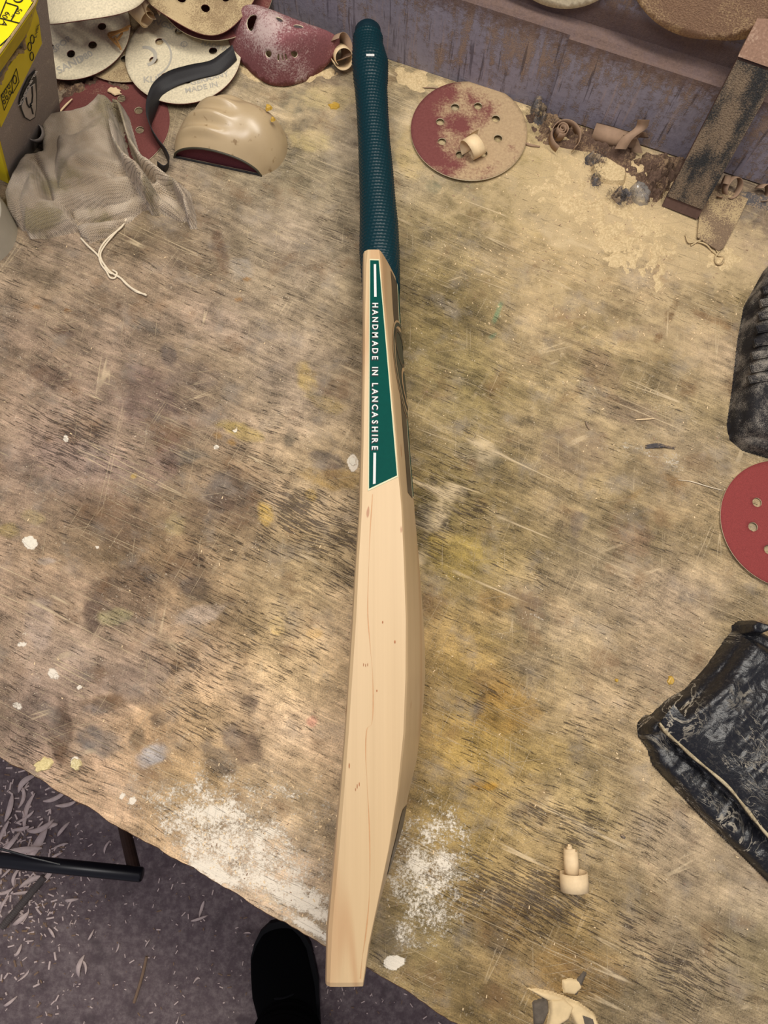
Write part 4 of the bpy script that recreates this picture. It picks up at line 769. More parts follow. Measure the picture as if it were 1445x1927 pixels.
mesh('core', V, [(i*n+j, ((i+1) % 4)*n+j, ((i+1) % 4)*n+(j+1) % n, i*n+(j+1) % n) for i in range(4) for j in range(n)], KRAFT, tr)

# ---------------------------------------------------------------- leaning stick, abrasive scrap below it
sk = thing('leaning_stick', 'thick dusty wooden stick wrapped in black abrasive leaning on the wall', 'stick', P(1280, 402))
a0, a1 = P(1246, 386, .002), P(1311, 414, .002); t0, t1 = on_plane(1384, 103, wpt(0, -.010, 0), WN), on_plane(1475, 134, wpt(0, -.010, 0), WN)
sd = nrm((t0+t1)/2-(a0+a1)/2); sw = a1-a0; wdt = np.linalg.norm(sw); sw = nrm(sw-sw@sd*sd); snn = nrm(np.cross(sw, sd)); snn = snn if snn[2] > 0 else -snn
cb = (a0+a1)/2-snn*.0; Ls = np.linalg.norm((t0+t1)/2-cb); AXS = np.array([sw, sd, snn])
LT = Ls+.05
b = MB(); b.box(cb+sd*(Ls/2)-snn*.0065, wdt, Ls, .013, AXS); b.build('stick_wrapped_part', plain('wrap_paper', (92, 72, 64), .9, .1, .2, 200, .5), sk)
m = NT('worn_black_abrasive', .9, .15); f_ = m.noise(scale=800, detail=3); a_ = m.noise(m.map((60, 60, 14)), 1, 4)
m.col(m.mix(m.step(.40, .60, m.math('ADD', m.math('MULTIPLY', a_, .7), m.math('MULTIPLY', f_, .3))), (52, 52, 52), m.mix(f_, (92, 76, 66), (146, 128, 104)))); m.bump(f_, 1., .0015)
b = MB(); b.box(cb+sd*(Ls*.53)+snn*.0008, wdt*.985, Ls*.90, .0016, AXS); tag(b.build('abrasive_wrap', m.m, sk), 'black grit streaked with tan dust')
b = MB(); b.box(cb+sd*(Ls+.032)-snn*.0045, wdt*1.02, .064, .015, AXS); tag(b.build('bare_wood_end', dusty('bare_dusty_wood', (158, 126, 106), (186, 158, 136), .5, .7, 40, 500), sk), 'bare orange-brown dusty wood')
sc = thing('abrasive_scrap', 'flat dusty offcut of abrasive paper under the leaning stick', 'abrasive paper', P(1360, 420))
plate([P(u, v, .004) for u, v in [(1352, 472), (1312, 446), (1318, 385), (1340, 345), (1408, 374), (1396, 400), (1362, 466)]][::-1], .0015, UPZ).build('paper', dusty('dusty_paper', (122, 102, 82), (176, 154, 116), .46, .66, 24, 700), sc)

# ---------------------------------------------------------------- black ribbed rubber block
rb = thing('rubber_block', 'dusty black ribbed rubber tool casing at the right edge above the red disc', 'tool', P(1430, 700))
base_p = pxp([(1370, 800), (1376, 826), (1400, 846), (1445, 860), (1600, 900), (1650, 700), (1560, 480), (1470, 478), (1440, 506), (1402, 575), (1390, 640), (1380, 730)], .003)
top_p = pxp([(1404, 790), (1416, 812), (1440, 822), (1600, 860), (1640, 690), (1550, 500), (1480, 500), (1440, 530), (1424, 590), (1412, 680)], .032)
def rbz(X, Y, Z, d):
    rib = .0016*(np.sin((Y+X*.35)*2*math.pi/.0135) > .25)*sstep(.004, .012, Z)*sstep(.030, .022, Z); return Z+rib
puff('casing', [(base_p, .020, .008), (top_p, .032, .010)], .0009, RUBBER, rb, rbz)
for i, v in enumerate((548, 572, 597, 622, 647, 671, 696, 716)):
    u0 = 1434-(v-548)*.16; p0 = P(u0, v, .0335); p1 = P(u0+110, v-22+4, .0335); d_ = nrm(p1-p0); b = MB()
    ax = np.array([d_, np.cross(UPZ, d_), UPZ]); L_ = np.linalg.norm(p1-p0); b.box((p0+p1)/2, L_, .0075, .004, ax); b.box((p0+p1)/2+UPZ*.0022, L_*.97, .0055, .0016, ax); b.build('rib', RUBBER, rb)

# ---------------------------------------------------------------- black tape-wrapped block
wr = thing('wrapped_block', 'heavy flat block wrapped in scratched black tape at the right edge', 'wrapped block', P(1400, 1420))
wb_ = pxp([(1204, 1362), (1204, 1384), (1222, 1408), (1232, 1440), (1270, 1480), (1330, 1545), (1400, 1610), (1480, 1690), (1700, 1600), (1700, 1250), (1480, 1215), (1424, 1185), (1392, 1176), (1372, 1200), (1330, 1260), (1290, 1300), (1262, 1315), (1230, 1345)], .006)
wt_ = pxp([(1232, 1362), (1248, 1356), (1256, 1372), (1330, 1450), (1440, 1560), (1520, 1640), (1700, 1560), (1700, 1260), (1480, 1225), (1434, 1200), (1412, 1192), (1402, 1208), (1366, 1262), (1326, 1306), (1296, 1324), (1262, 1344)], .030)
def wrz(X, Y, Z, d):
    n1 = fbm(X*35, Y*35, 61, 4)-.5; n2 = fbm((X-Y)*120, (X+Y)*30, 71, 3)-.5; k = sstep(0, .006, d); return Z+k*(n1*.007+n2*.003)
puff('block_body', [(wb_, .017, .008), (wt_, .031, .012)], .0013, WRAP, wr, wrz)
fe = catmull([P(u, v, z) for u, v, z in [(1243, 1358, .033), (1256, 1376, .034), (1280, 1398, .033), (1306, 1422, .032), (1340, 1450, .032), (1372, 1478, .033), (1400, 1512, .034), (1422, 1540, .035), (1440, 1562, .034), (1480, 1604, .033)]], 8)
fi = [p+np.array([.012, .014, .0025]) for p in fe]; fo = [p+np.array([-.0015, -.0018, -.004+.001*math.sin(i*.7)]) for i, p in enumerate(fe)]
V = []; 
for a, b_, c in zip(fi, fe, fo): V += [a, b_+UPZ*.0012, c]
V += [np.asarray(p)-UPZ*.0016 for p in V]; nn = len(fe); k = nn*3; Fq = []
for i in range(nn-1):
    for j in range(2): a = i*3+j; Fq += [(a, a+1, a+4, a+3), (k+a, k+a+3, k+a+4, k+a+1)]
    Fq += [(i*3+2, k+i*3+2, k+i*3+5, i*3+5)]
mesh('tape_flap', V, Fq, WRAP, wr, True)
MB().tube([p+np.array([-.0008, -.001, -.0002]) for p in fe], [.0009+.0008*abs(math.sin(i*.21)) for i in range(len(fe))], 6).build('frayed_edge', dusty('frayed_tape_edge', (150, 136, 108), (186, 172, 140), .4, .6, 100), wr, True)
puff('tape_corner', [(pxp([(1380, 1178), (1394, 1168), (1420, 1176), (1424, 1192), (1404, 1200), (1384, 1196)], .004), .034, .004)], .0011, WRAP, wr, wrz)
puff('tape_corner', [(pxp([(1200, 1360), (1214, 1346), (1240, 1350), (1246, 1366), (1226, 1384), (1204, 1382)], .001), .025, .006)], .0011, WRAP, wr, wrz)
for u, v, z in ((1427, 1519, .034),):
    pp = P(u, v, z); o = puff('varnish_drip', [([pp[:2]+np.array([.0045*math.cos(a), .0062*math.sin(a)]) for a in np.linspace(0, 6, 12)], .0018, .002, z)], .0006, YFLAKE, wr, base=z-.004)

# ---------------------------------------------------------------- shavings and scraps on the bench
def curl(name, label, pos, axis, r0, r1, turns, width, mat, ph=0, pitch=0., taper=0., thick=.0005, group=None, cat='shaving', parent=None, free=.0):
    ax = nrm(axis); a = nrm(np.cross(ax, [.3, .2, 1]) if abs(ax[2]) < .9 else np.cross(ax, [0, 1, 0])); b = np.cross(ax, a); n = int(26*turns)+2; V = []
    for i in range(n):
        t = i/(n-1); an = ph+2*math.pi*turns*t; r = r0+(r1-r0)*t; wd = width*(1-taper*t); d = a*math.cos(an)+b*math.sin(an); c = np.asarray(pos)+ax*pitch*t
        for k in (-.5, 0, .5): V.append(c+d*(r-.0006*abs(k))+ax*wd*k)
    for i in range(n*3): 
        t = (i//3)/(n-1); an = ph+2*math.pi*turns*t; V.append(np.asarray(V[i])-(a*math.cos(an)+b*math.sin(an))*thick)
    k = n*3; Fq = []
    for i in range(n-1):
        for j in range(2): q = i*3+j; Fq += [(q, q+1, q+4, q+3), (k+q, k+q+3, k+q+4, k+q+1)]
        Fq += [(i*3, i*3+3, k+i*3+3, k+i*3), (i*3+2, k+i*3+2, k+i*3+5, i*3+5)]
    Fq += [(0, k, k+1, 1), (1, k+1, k+2, 2)]
    o = mesh(name, V, Fq, mat, parent, True)
    if label: tag(o, label, cat, group)
    return o
p = P(884, 280, .016); curl('wood_shaving', 'pale curled wood shaving sitting on the red disc right of the handle', p, (.9, .5, .15), .011, .0125, 1.25, .014, SHAVE, 2.0, .010)
p = P(1062, 258, .012); curl('wood_shaving', 'dusty spiral wood shaving standing by the wall, left of the brown scrap', p, (.05, -.25, 1), .0165, .0155, .82, .013, SHAVEB, 2.2)
p = P(1055, 247, .014); curl('wood_shaving', 'small tight coil of shaving inside the dusty spiral by the wall', p, (.05, -.25, 1), .0075, .002, 2.2, .015, SHAVEB, 1.0)
p = P(1148, 256, .012); curl('wood_shaving', 'dusty brown rolled shaving lying along the foot of the wall', p, WD+UPZ*.05, .0085, .009, 1.1, .036, SHAVEB, 3.5)
kn = thing('knotted_shaving', 'brown twisted shaving knot beside the rolled shaving by the wall', 'shaving', P(1185, 265))
for pa, wv_ in (([(1166, 283, .018), (1180, 262, .028), (1204, 244, .034), (1210, 228, .044)], .011), ([(1180, 280, .006), (1188, 262, .02), (1200, 250, .03), (1208, 262, .012)], .012), ([(1196, 290, .002), (1190, 272, .012), (1184, 258, .024)], .013)):
    pts = catmull([P(*q) for q in pa], 7); V = []
    for q in pts: V += [q-WD*wv_/2, q+WD*wv_/2+UPZ*.004]
    V += [np.asarray(q)-np.array([0, -.0006, .0006]) for q in V]; nn = len(pts); k = 2*nn
    mesh('twisted_strip', V, [f for i in range(nn-1) for f in ((2*i, 2*i+1, 2*i+3, 2*i+2), (k+2*i, k+2*i+2, k+2*i+3, k+2*i+1), (2*i, 2*i+2, k+2*i+2, k+2*i), (2*i+1, k+2*i+1, k+2*i+3, 2*i+3))], SHAVEB, kn, True)
cs = thing('wood_shaving', 'fresh two-step curled wood shaving alone at the lower right of the bench', 'shaving', P(1078, 1655))
ad_ = nrm(P(1076, 1600)-P(1081, 1670))
curl('outer_curl', None, P(1080, 1660, .012), ad_, .0115, .0118, 1.15, .014, SHAVE, .6, .001, parent=cs)
curl('inner_curl', None, P(1075, 1627, .010), ad_, .0062, .0058, 1.6, .018, SHAVE, 1.2, .004, parent=cs)
curl('curl_tip', None, P(1072, 1606, .009), ad_, .003, .002, 1.5, .009, SHAVE, 0, .003, parent=cs)
p = P(643, 105, .012); curl('wood_shaving', 'cream shaving cone poking out right of the folded red disc', p, (.25, -.8, .45), .012, .009, 1.1, .024, SHAVE, .4, .0, .4)
p = P(640, 88, .02); curl('wood_shaving', 'brown shaving behind the cream cone beside the bat handle', p, (.7, -.2, .5), .012, .012, .7, .016, SHAVEB, 1.0)
p = P(264, 22, .030); curl('wood_shaving', 'pale shaving roll at the left corner of the sawdust-caked disc', p, (.6, -.6, -.15), .0085, .010, 1.2, .022, SHAVE, .5)
p = P(284, 12, .036); curl('wood_shaving', 'second pale curl at the top edge beside the sawdust-caked disc', p, (.4, -.8, .2), .008, .009, .9, .018, SHAVE, 2.5)
STRAW = plain('straw_fibre', (176, 132, 78), .8)
tb = thing('twisted_wood_fibre', 'twisted golden wood fibre lying between the cream discs', 'wood fibre', P(212, 70))
for q in ([(245, 48, .026), (225, 58, .026), (204, 64, .024), (212, 76, .024), (224, 88, .024)], [(242, 54, .026), (220, 62, .028), (206, 70, .024), (220, 74, .024), (230, 62, .022)], [(216, 70, .026), (222, 80, .025), (228, 94, .02)]):
    MB().tube(catmull([P(*x) for x in q], 6), [.0012]*((len(q)-1)*6+1), 5).build('fibre', STRAW, tb)
p = P(1378, 352, .012); curl('wood_shaving', 'brown ring of shaving behind the abrasive scrap right of the stick', p, (.3, -.6, .5), .011, .010, .9, .008, SHAVEB, 1.5)
p = P(1362, 350, .012); curl('wood_shaving', 'thin upright shaving hoop just right of the leaning stick', p, (.8, -.3, .1), .012, .010, .8, .006, SHAVEB, .5)
p = P(1436, 362, .008); curl('wood_shaving', 'small brown shaving at the right edge at the foot of the wall', p, (.3, -.6, .8), .009, .008, .7, .012, SHAVEB, 1.5)
p = P(66, 248, .03); curl('paper_curl', 'grey curl of abrasive between the box and the rag', p, (.2, -.5, .8), .010, .008, .8, .02, CARD, .5, cat='paper curl')
# flat bits: chips, slivers
def chip(label, u, v, r, mat, z=.0, seed=1, name='wood_chip', cat='chip', asp=1., ang=0., h=.0012, group=None):
    rr = random.Random(seed); pp = P(u, v, z)[:2]; ca, sa = math.cos(ang), math.sin(ang); pl = []
    for i in range(15):
        a = i/15*6.283; k = r*rr.uniform(.7, 1.12); x, y = k*math.cos(a)*asp, k*math.sin(a); pl.append(pp+np.array([x*ca-y*sa, x*sa+y*ca]))
    b = MB(); b.prism([np.r_[q, z] for q in pl], [np.r_[pp+(q-pp)*.85, z+h*rr.uniform(.7, 1.2)] for q in pl]); o = b.build(name, mat, None); tag(o, label, cat, group); return o
chip('yellow resin chip on the bench left of the bat handle', 629, 199, .0050, YFLAKE, 0, 3, 'resin_chip', asp=1.4)
chip('amber varnish flake beside the black wrapped block', 1262, 1281, .0042, YFLAKE, 0, 5, 'varnish_flake', asp=.8)
chip('tiny yellow crumb left of the amber flake', 1160, 1280, .0017, YFLAKE, 0, 6, 'resin_chip')
chip('white glue splash at the left of the bench', 56, 1019, .0060, GLUE, 0, 7, 'glue_splash', 'glue', 1.3, -.5, .0006)
chip('ragged white glue patch touching the bat left of the green sticker', 664, 868, .0058, GLUE, 0, 8, 'glue_splash', 'glue', .7, .2, .0012)
chip('pale yellow glue lump near the front left edge of the bench', 82, 1439, .0062, dusty('yellowed_glue', (214, 196, 140), (236, 224, 186), .5, .7), 0, 9, 'glue_splash', 'glue', 1.5, .5, .0018)
chip('second yellowish glue lump right of the first near the front left edge', 143, 1438, .0050, dusty('yellowed_glue', (206, 190, 140), (236, 224, 186), .5, .7), 0, 10, 'glue_splash', 'glue', 1.1, .2, .0016)
chip('tan wood crumb on the red disc beside the pale curl', 845, 285, .0042, SANDY, .003, 14)
chip('cream seed-shaped chip on the dark red disc under the pile', 216, 172, .0050, SHAVE, .004, 15, asp=1.6, ang=-.4)
def sliver(label, pts, r, mat, name='wood_sliver', cat='sliver', z=.0012):
    o = MB().tube(catmull([P(u, v, z) for u, v in pts], 6), [r*(.5+.5*math.sin(math.pi*min(max(i/((len(pts)-1)*6), .05), .95))) for i in range((len(pts)-1)*6+1)], 6).build(name, mat, None, True); tag(o, label, cat); return o
sliver('dark splinter on the bench in the middle right of the bat', [(1102, 793), (1105, 800), (1109, 808)], .0012, FLUFF)
sliver('pale splinter above the grey lint near the right edge', [(1196, 790), (1212, 789), (1232, 788)], .0008, SHAVE)
sliver('long fine hair-like fibre left of the clean red disc', [(1276, 903), (1300, 906), (1330, 915), (1360, 923)], .0005, STRING, 'fibre', 'fibre')
sliver('pale splinter lying on the dark red disc beside the rag', [(108, 216), (122, 200), (136, 186)], .0011, SHAVE, z=.004)
sliver('small dark chip in the lower middle of the bench above the curl', [(1168, 1571), (1172, 1574), (1176, 1577)], .0014, FLUFF)
sliver('thin twig on the sawdust at the upper left of the red disc', [(795, 165), (812, 165), (828, 167)], .0007, SHAVEB)
sliver('bent splinter in the sawdust at the right rim of the red disc', [(978, 262), (994, 272), (1016, 276)], .0014, SHAVEB)
li = thing('lint_tuft', 'dark grey lint sliver on the bench left of the rubber block', 'lint', P(1240, 840))
for k in range(14):
    a = random.uniform(-1, 1); MB().tube(catmull([P(1214+random.uniform(0, 14), 841+random.uniform(-3, 3), .001), P(1240+random.uniform(-6, 6), 838+random.uniform(-4, 4), .003), P(1256+random.uniform(0, 16), 843+random.uniform(-3, 3), .001)], 5), .0004, 4).build('fibre', FLUFF, li)
# torn veneer near the front
tv = thing('torn_veneer_patch', 'torn raised flap of pale veneer at the bottom right of the bench', 'torn veneer', P(1065, 1880))
PALEV = plain('pale_torn_veneer', (212, 188, 144), .8, .2, .16, 70, .3); DARKV = plain('dark_torn_veneer', (92, 84, 74), .9, .1, .3, 200, .5)
for pl, mt, h in (([(992, 1862), (1012, 1864), (1045, 1872), (1090, 1890), (1120, 1912), (1132, 1940), (1090, 1940), (1070, 1900), (1030, 1884)], PALEV, .003), ([(1036, 1882), (1062, 1880), (1082, 1896), (1072, 1920), (1048, 1936), (1030, 1936), (1036, 1910)], PALEV, .0045),
    ([(1002, 1888), (1030, 1880), (1034, 1904), (1024, 1930), (1004, 1930)], DARKV, .0022), ([(1058, 1846), (1074, 1842), (1092, 1846), (1096, 1860), (1082, 1874), (1062, 1870)], PALEV, .0022), ([(1080, 1850), (1100, 1828), (1106, 1832), (1092, 1862), (1086, 1876)], DARKV, .0018), ([(1092, 1906), (1118, 1916), (1124, 1936), (1100, 1938)], DARKV, .0036)):
    pq = pxp(pl, h); puff('veneer_flake', [(pq, h, .0025)], .0009, mt, tv, lambda X, Y, Z, d: Z+.0014*(fbm(X*160, Y*60, 91, 3)-.5))

# ---------------------------------------------------------------- sawdust, wall debris, lint, plastic
def heap(name, poly, h, mat, label, cat, seed, res=.0022, amp=.8, z=.02, rough=70, kind='stuff', off=.25):
    pq = pxp(poly, 0)
    def fz(X, Y, Z, d): n1 = fbm(X*rough, Y*rough, seed, 5); n2 = fbm(X*24, Y*24, seed+3, 4); return Z*amp*((n1-.5)*2.6+(n2-.5)*3.0+off)-.0014*sstep(z*.8, 0, d)
    o = puff(name, [(pq, h, z)], res, mat, None, fz, power=1.); tag(o, label, cat, None, kind); return o
heap('sawdust_layer', [(985, 290), (1040, 268), (1120, 300), (1200, 330), (1260, 380), (1330, 430), (1400, 400), (1440, 430), (1420, 500), (1330, 560), (1230, 570), (1130, 520), (1060, 470), (1000, 400), (960, 340)], .0042, SAW, 'pale sawdust spread in front of the wall right of the red disc', 'sawdust', 3, .0014, .9, .06, 130, 'stuff', -.12)
heap('wall_foot_dust', [(985, 215), (1030, 205), (1090, 232), (1150, 258), (1200, 285), (1290, 300), (1280, 340), (1250, 372), (1215, 372), (1180, 330), (1120, 290), (1060, 280), (1010, 270)], .014, BROWND, 'brown dust and lint banked along the foot of the wall', 'dust', 13, .0013, .9, .02, 150, 'stuff', .8)
heap('wall_foot_dust', [(735, 118), (800, 130), (850, 146), (870, 160), (840, 175), (790, 178), (745, 160)], .006, SAW, 'sawdust crust at the foot of the wall beside the handle', 'dust', 17, .0018, .9, .015, 90)
heap('wall_foot_dust', [(560, 70), (640, 80), (665, 110), (650, 150), (560, 170), (480, 165), (440, 140), (430, 100)], .005, SAW, 'sawdust around the folded red disc', 'dust', 19, .002, .9, .02, 90)
heap('wall_foot_dust', [(1370, 350), (1470, 370), (1500, 410), (1440, 400), (1395, 385)], .008, FLUFF, 'dark dust in the corner right of the abrasive scrap', 'dust', 23, .0018, .9, .015, 90)
heap('wall_foot_dust', [(90, 130), (230, 140), (250, 170), (215, 185), (120, 190), (100, 170)], .012, BROWND, 'brown crumbs in the gap between the box and the discs', 'dust', 29, .0018, .9, .015, 120)
def fluff(label, u, v, ru, rv, n, seed, h=.01, mat=FLUFF):
    t = thing('lint_tuft', label, 'lint', P(u, v)); rr = random.Random(seed); ru *= 1.25; rv *= 1.25; n *= 2
    puff('lint_mass', [([P(u+ru*k*math.cos(a), v+rv*k*math.sin(a), .004)[:2] for a, k in [(i*.7, rr.uniform(.6, 1)) for i in range(9)]], h, .006)], .0013, mat, t, lambda X, Y, Z, d: Z*(3.4*fbm(X*200, Y*200, seed, 4)-1.2))
    b = MB()
    for _ in range(n):
        a = rr.uniform(0, 6.28); k = rr.uniform(.1, 1.1); uu, vv_ = u+ru*k*math.cos(a), v+rv*k*math.sin(a); z = h*rr.uniform(.3, 1.2); L_ = rr.uniform(3, 9)
        b.tube([P(uu, vv_, z*.6), P(uu+rr.uniform(-L_, L_)*.5, vv_+rr.uniform(-L_, L_)*.5, z), P(uu+rr.uniform(-L_, L_), vv_+rr.uniform(-L_, L_), z*.5)], .00013, 3)
    o = b.build('lint_fibres', mat, t); o['kind'] = 'stuff'
fluff('dark grey lint ball below the clear plastic scrap', 1172, 368, 22, 14, 120, 1, .009)
fluff('grey lint clump left of the pale crust below the rolled shaving', 1122, 298, 18, 14, 90, 2, .009)
fluff('small grey lint tuft under the grey clump', 1124, 332, 12, 16, 60, 3, .006)
fluff('lint and fibres heaped left of the dusty spiral shaving', 1018, 212, 22, 22, 110, 4, .014)
fluff('brown fluffy dust ball against the stick near its foot', 1232, 345, 24, 28, 110, 5, .012, BROWND)
PLASTIC = NT('clear_plastic_film', .12, .6); PLASTIC.col((236, 232, 224)); PLASTIC.b.inputs['Transmission Weight'].default_value = .8; PLASTIC = PLASTIC.m
o = puff('plastic_scrap', [(pxp([(1190, 345), (1200, 334), (1218, 340), (1230, 356), (1224, 374), (1208, 376), (1196, 366)], .01), .010, .006)], .0011, PLASTIC, None, lambda X, Y, Z, d: Z+.004*(fbm(X*220, Y*220, 5, 3)-.5)); tag(o, 'crumpled clear plastic scrap beside the foot of the stick', 'plastic')
chip('pale crust of dried filler between the lint clumps by the wall', 1145, 325, .0150, SAW, .0, 33, 'filler_crust', 'filler', 1.4, -.5, .005)
# loose crumbs of wood on the whole bench, nobody could count them
b = MB(); rr = random.Random(5)
for _ in range(1500):
    if rr.random() < .5: u, v = rr.gauss(1120, 170), rr.gauss(430, 130)
    elif rr.random() < .5: u, v = rr.gauss(480, 120), rr.gauss(1600, 90)
    else: u, v = rr.uniform(0, 1445), rr.uniform(250, 1900)
    p = P(u, v); 
    if v > 1424+.58*u-12 or v < 150+.36*(u-760) or (u < 300 and v < 430) or u > 1440: continue
    s = rr.uniform(.0003, .0009); a = rr.uniform(0, 3.14); L_ = s*rr.uniform(1, 3.5); d_ = np.array([math.cos(a), math.sin(a), 0]); b.box(p+UPZ*s*.3, L_, s, s*.6, np.array([d_, np.cross(UPZ, d_), UPZ]), rr.choice([0, 0, 0, 1]))
tag(b.build('wood_crumbs', [SHAVE, SHAVEB]), 'tiny loose wood crumbs scattered over the workbench', 'crumbs', None, 'stuff')

# ---------------------------------------------------------------- on the floor
FZ = FLOOR
def fpt(u, v, z=0.): return P(u, v, FZ+z)
shv = [(48, 1527, 22, 1.4, 'curved strip'), (78, 1560, 16, .4, ''), (42, 1560, 10, .2, ''), (20, 1590, 18, .9, ''), (70, 1590, 22, 1.1, ''), (30, 1602, 30, .2, ''), (5, 1565, 14, 1.2, ''), (48, 1470, 14, .8, ''), (45, 1500, 12, 1.5, ''), (20, 1520, 16, 1.4, ''), (50, 1538, 12, .6, ''), (120, 1560, 10, .9, ''), (90, 1555, 12, .3, ''), (200, 1593, 11, 1.2, ''), (242, 1595, 15, 1.35, ''), (110, 1500, 18, .5, ''), (125, 1515, 12, .2, ''),
 (40, 1730, 15, .7, ''), (50, 1722, 12, 1.2, ''), (135, 1692, 8, .1, ''), (132, 1700, 6, 1.1, ''), (133, 1738, 6, 1.5, ''), (97, 1755, 9, -.9, ''), (173, 1760, 9, 1.1, ''), (222, 1783, 7, 1.3, ''), (375, 1728, 14, .3, ''), (380, 1708, 12, 1.3, ''), (150, 1818, 16, 1.4, ''), (160, 1816, 12, -1.1, ''), (37, 1790, 10, 1.1, ''), (48, 1835, 12, .8, ''), (20, 1885, 12, .6, ''), (466, 1755, 6, 0, ''), (277, 1775, 7, 1.0, ''), (60, 1655, 14, .4, ''), (30, 1648, 12, 1.3, ''), (10, 1680, 10, .3, ''), (90, 1650, 12, .9, ''), (45, 1680, 12, .1, ''), (8, 1700, 9, 1.1, ''), (115, 1590, 9, .3, ''), (105, 1610, 8, .6, ''), (370, 1842, 6, .6, ''), (335, 1921, 6, 1.2, ''), (57, 1771, 7, .1, ''), (15, 1640, 10, .8, '')]
dirs = {}
for i, (u, v, L_, an, _) in enumerate(shv):
    p = fpt(u, v, .002); Lm = L_/1071*(1.75 if u < 150 and v < 1720 else 1.25); wd = Lm*(.22+.2*((i*7) % 5)/5); d_ = np.array([math.cos(an), math.sin(an), 0]); c_ = np.cross(UPZ, d_); V = []; n = 8; bend = ((i*13) % 7-3)/3*.5; cz = .003+.006*((i*5) % 4)/4
    for k in range(n+1):
        t = k/n*2-1; q = p+d_*Lm*t/2*1.9+c_*bend*Lm*(t*t)*.5; z = cz*(1-t*t) if i % 2 else cz*t*t; w_ = wd*(1-.75*abs(t)**2.5)/2*1.2; V += [q-c_*w_+UPZ*z, q+c_*w_+UPZ*(z+.002*((i % 3)-1))]
    V += [np.asarray(q)-UPZ*.0007 for q in V]; kk = 2*(n+1)
    Fq = [f for k in range(n) for f in ((2*k, 2*k+1, 2*k+3, 2*k+2), (kk+2*k, kk+2*k+2, kk+2*k+3, kk+2*k+1), (2*k, 2*k+2, kk+2*k+2, kk+2*k), (2*k+1, kk+2*k+1, kk+2*k+3, 2*k+3))]+[(0, kk, kk+1, 1), (2*n, 2*n+1, kk+2*n+1, kk+2*n)]
    o = mesh('floor_shaving', V, Fq, SHAVEF, None, True)
    grp = 'wood shavings heaped on the floor left of the steel tube' if (v < 1625 and u < 150) or (u < 100 and v < 1710) else 'wood shavings scattered on the open concrete floor'
    own = {(200, 1593): 'brownish shaving on the floor just above the end of the black tube', (242, 1595): 'narrow upright shaving on the floor beside the bench edge above the tube end', (135, 1692): 'tiny shaving on the floor below the middle of the black tube',
     (132, 1700): 'tiny upright shaving under the one below the black tube', (133, 1738): 'small thin shaving on the floor right of the ribbed hose', (97, 1755): 'tilted brownish shaving on the floor below the end of the ribbed hose', (173, 1760): 'short leaf-like shaving on the floor, centre left', (222, 1783): 'short shaving stub on the floor just above the twig',
     (375, 1728): 'lower of two touching shavings on the floor left of the shoe toe', (380, 1708): 'upper of two touching shavings on the floor left of the shoe toe', (150, 1818): 'left of two crossed bright shavings on the floor left of the twig', (160, 1816): 'right of two crossed bright shavings on the floor left of the twig',
     (37, 1790): 'bright shaving on the lit floor near the left edge, upper', (48, 1835): 'tilted shaving on the lit floor near the lower left corner', (20, 1885): 'lowest shaving on the floor in the bottom left corner', (466, 1755): 'small shaving touching the left side of the black shoe', (277, 1775): 'small shaving on the floor right above the twig top',
     (370, 1842): 'tiny shaving on the floor between the twig and the shoe', (335, 1921): 'tiny shaving at the bottom edge of the frame on the floor', (57, 1771): 'tiny flat shaving on the floor near the left edge below the pair', (40, 1730): 'left of a bright shaving pair at the left edge below the hose', (50, 1722): 'right of a bright shaving pair at the left edge below the hose'}.get((u, v))
    if own: tag(o, own, 'shaving', 'wood shavings scattered on the open concrete floor')
    else: tag(o, 'pale wood shaving in the litter at the left by the black tube' if grp.startswith('wood shavings heaped') else 'single pale wood shaving lying on the open concrete floor', 'shaving', grp)
tag(MB().tube(catmull([fpt(276, 1800, .003), fpt(266, 1842, .004), (fpt(252, 1887, .003))], 5), .0026, 7).build('wood_twig', SHAVEB), 'brown twig-like wood offcut lying on the floor left of the shoe', 'twig')
b = MB(); pts = [fpt(4+80*t, 1745-95*t, .006) for t in np.linspace(0, 1, 60)]
b.tube(pts, [.0055+.0014*(1 if i % 2 else 0) for i in range(60)], 10); tag(b.build('ribbed_hose', plain('grey_hose', (104, 96, 92), .6), None), 'thin grey ribbed hose on the floor below the black tube', 'hose')
b = MB(); rr = random.Random(9)
for _ in range(1500):
    if rr.random() < .45: u, v = rr.gauss(30, 70), rr.gauss(1620, 90)
    else: u, v = rr.uniform(-20, 900), rr.uniform(1480, 1940)
    p = fpt(u, v); s = rr.uniform(.0006, .002)*(1.5 if u < 120 else 1); a = rr.uniform(0, 3.14); d_ = np.array([math.cos(a), math.sin(a), 0]); b.box(p+UPZ*s*.4, s*rr.uniform(1.2, 5), s, s*.6, np.array([d_, np.cross(UPZ, d_), UPZ]), rr.choice([0, 0, 1]))
tag(b.build('floor_crumbs', [SHAVEF, SHAVEB]), 'fine wood crumbs and splinters strewn over the concrete floor', 'crumbs', None, 'stuff')
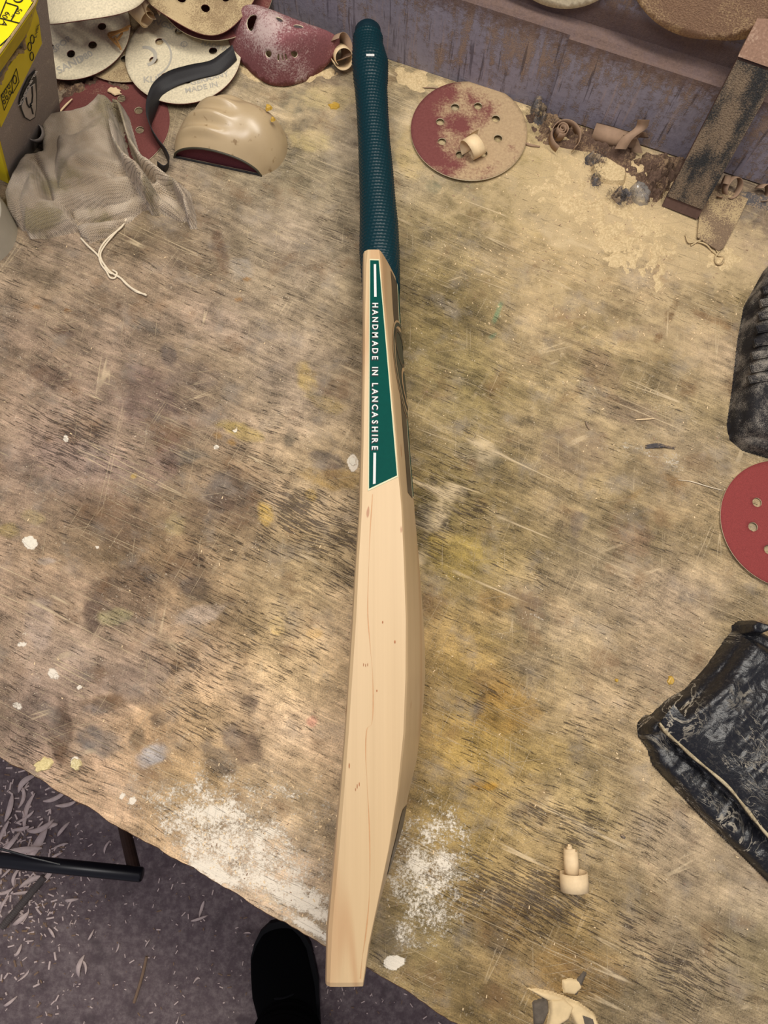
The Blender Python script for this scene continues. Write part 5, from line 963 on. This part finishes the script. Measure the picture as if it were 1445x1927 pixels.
# steel stand: horizontal tube with a wire, a brown leg built in place of a shadow band
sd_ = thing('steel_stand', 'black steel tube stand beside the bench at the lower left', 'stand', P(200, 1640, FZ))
zt_ = -.42; e0, e1_ = P(268, 1646, zt_), P(-260, 1592, zt_)
MB().tube([e0, e0+nrm(e1_-e0)*.002, e1_], [.0082, .0098, .0098], 20).build('cross_tube', BLACKT, sd_, True)
MB().tube([e0+nrm(e1_-e0)*.010, P(262, 1641, zt_-.10)+np.array([-.04, .10, 0]), np.array([e0[0]-.16, e0[1]+.26, FZ+.01])], [.0085]*3, 14).build('stand_leg', plain('shadow_band_brown', (58, 40, 32), .7, .3, .3, 80), sd_)
MB().tube([np.array([e1_[0], e1_[1], zt_]), np.array([e1_[0]-.02, e1_[1], FZ+.01])], [.0095]*2, 14).build('stand_leg', BLACKT, sd_)
MB().tube([P(126, 1630, zt_+.004), P(60, 1614, zt_+.02), P(-60, 1580, zt_+.03)], .0016, 8).build('wire', BLACKT, sd_)

# ---------------------------------------------------------------- the person: one shoe and trouser leg
pr_ = thing('person', 'person standing at the bench in black trousers and a black shoe', 'person', P(535, 1880, FZ))
toe = fpt(524, 1733); heel = toe+nrm(fpt(556, 1990)-fpt(524, 1745))*.295; ax_ = nrm(heel-toe); ac_ = np.cross(UPZ, ax_)
def shoe_ring(t, z, k=1.):
    half = np.interp(t, [0, .05, .15, .33, .55, .8, .93, 1], [.010, .034, .049, .055, .047, .038, .030, .004]); return half*k
# body: a continuous leg and foot surface; the shoe and trouser go over it
V = []; n = 28; ts = [0, .015, .04, .09, .16, .25, .35, .45, .56, .68, .8, .9, .96, 1.]
for t in ts:
    hh = float(np.interp(t, [0, .05, .15, .3, .5, .62, .8, 1], [.012, .030, .042, .052, .074, .086, .088, .060])); hw = float(shoe_ring(t, 0)); c = toe+ax_*.295*t-ac_*.004*math.sin(t*6)
    V += [c+ac_*hw*math.cos(a)+UPZ*(.012+max(0, math.sin(a))**.8*(hh-.012) if math.sin(a) > 0 else .010) for a in [2*math.pi*j/n for j in range(n)]]
Fq = [(i*n+j, i*n+(j+1) % n, (i+1)*n+(j+1) % n, (i+1)*n+j) for i in range(len(ts)-1) for j in range(n)]+[tuple(range(n)), tuple((len(ts)-1)*n+j for j in range(n-1, -1, -1))]
mesh('shoe_upper', V, Fq, SHOEM, pr_, True)
sole = [toe+ax_*.295*t+ac_*s*(float(shoe_ring(t, 0))+.003)-ax_*(.004 if t < .5 else -.004) for s, T in ((1, ts), (-1, ts[::-1])) for t in T]
MB().prism([p+UPZ*.0005 for p in sole][::1], [p+UPZ*.020 for p in sole]).build('shoe_sole', SHOES, pr_)
for i, t in enumerate((.34, .40, .46, .52)):
    c = toe+ax_*.295*t; hh = float(np.interp(t, [.3, .5, .62], [.054, .076, .088])); MB().tube(catmull([c+ac_*.022+UPZ*(hh-.009), c+UPZ*(hh+.001), c-ac_*.022+UPZ*(hh-.009)], 5), .0022, 6).build('shoe_lace', SHOES, pr_)
ank = toe+ax_*.158
leg = [(ank+UPZ*.05+ax_*.0, .052), (ank+UPZ*.085+ax_*.002, .058), (ank+UPZ*.12+ax_*.004, .063), (ank+UPZ*.20, .066), (ank+UPZ*.30-ax_*.002+ac_*.0, .070), (ank+UPZ*.42-ax_*.012, .076), (ank+UPZ*.50-ax_*.02, .080)]
pts = catmull([l[0] for l in leg], 14); rad = np.interp(np.linspace(0, 1, len(pts)), np.linspace(0, 1, len(leg)), [l[1] for l in leg])
rad = [r+.0016*math.sin(i*1.7)*(1 if i < 34 else .2)+.003*math.sin(i*.31) for i, r in enumerate(rad)]
MB().tube(pts, rad, 32).build('trouser_leg', TROU, pr_, True)
MB().tube([ank+UPZ*.03, ank+UPZ*.09, ank+UPZ*.3, ank+UPZ*.49-ax_*.02], [.036, .036, .045, .055], 20).build('lower_leg', TROU, pr_, True)
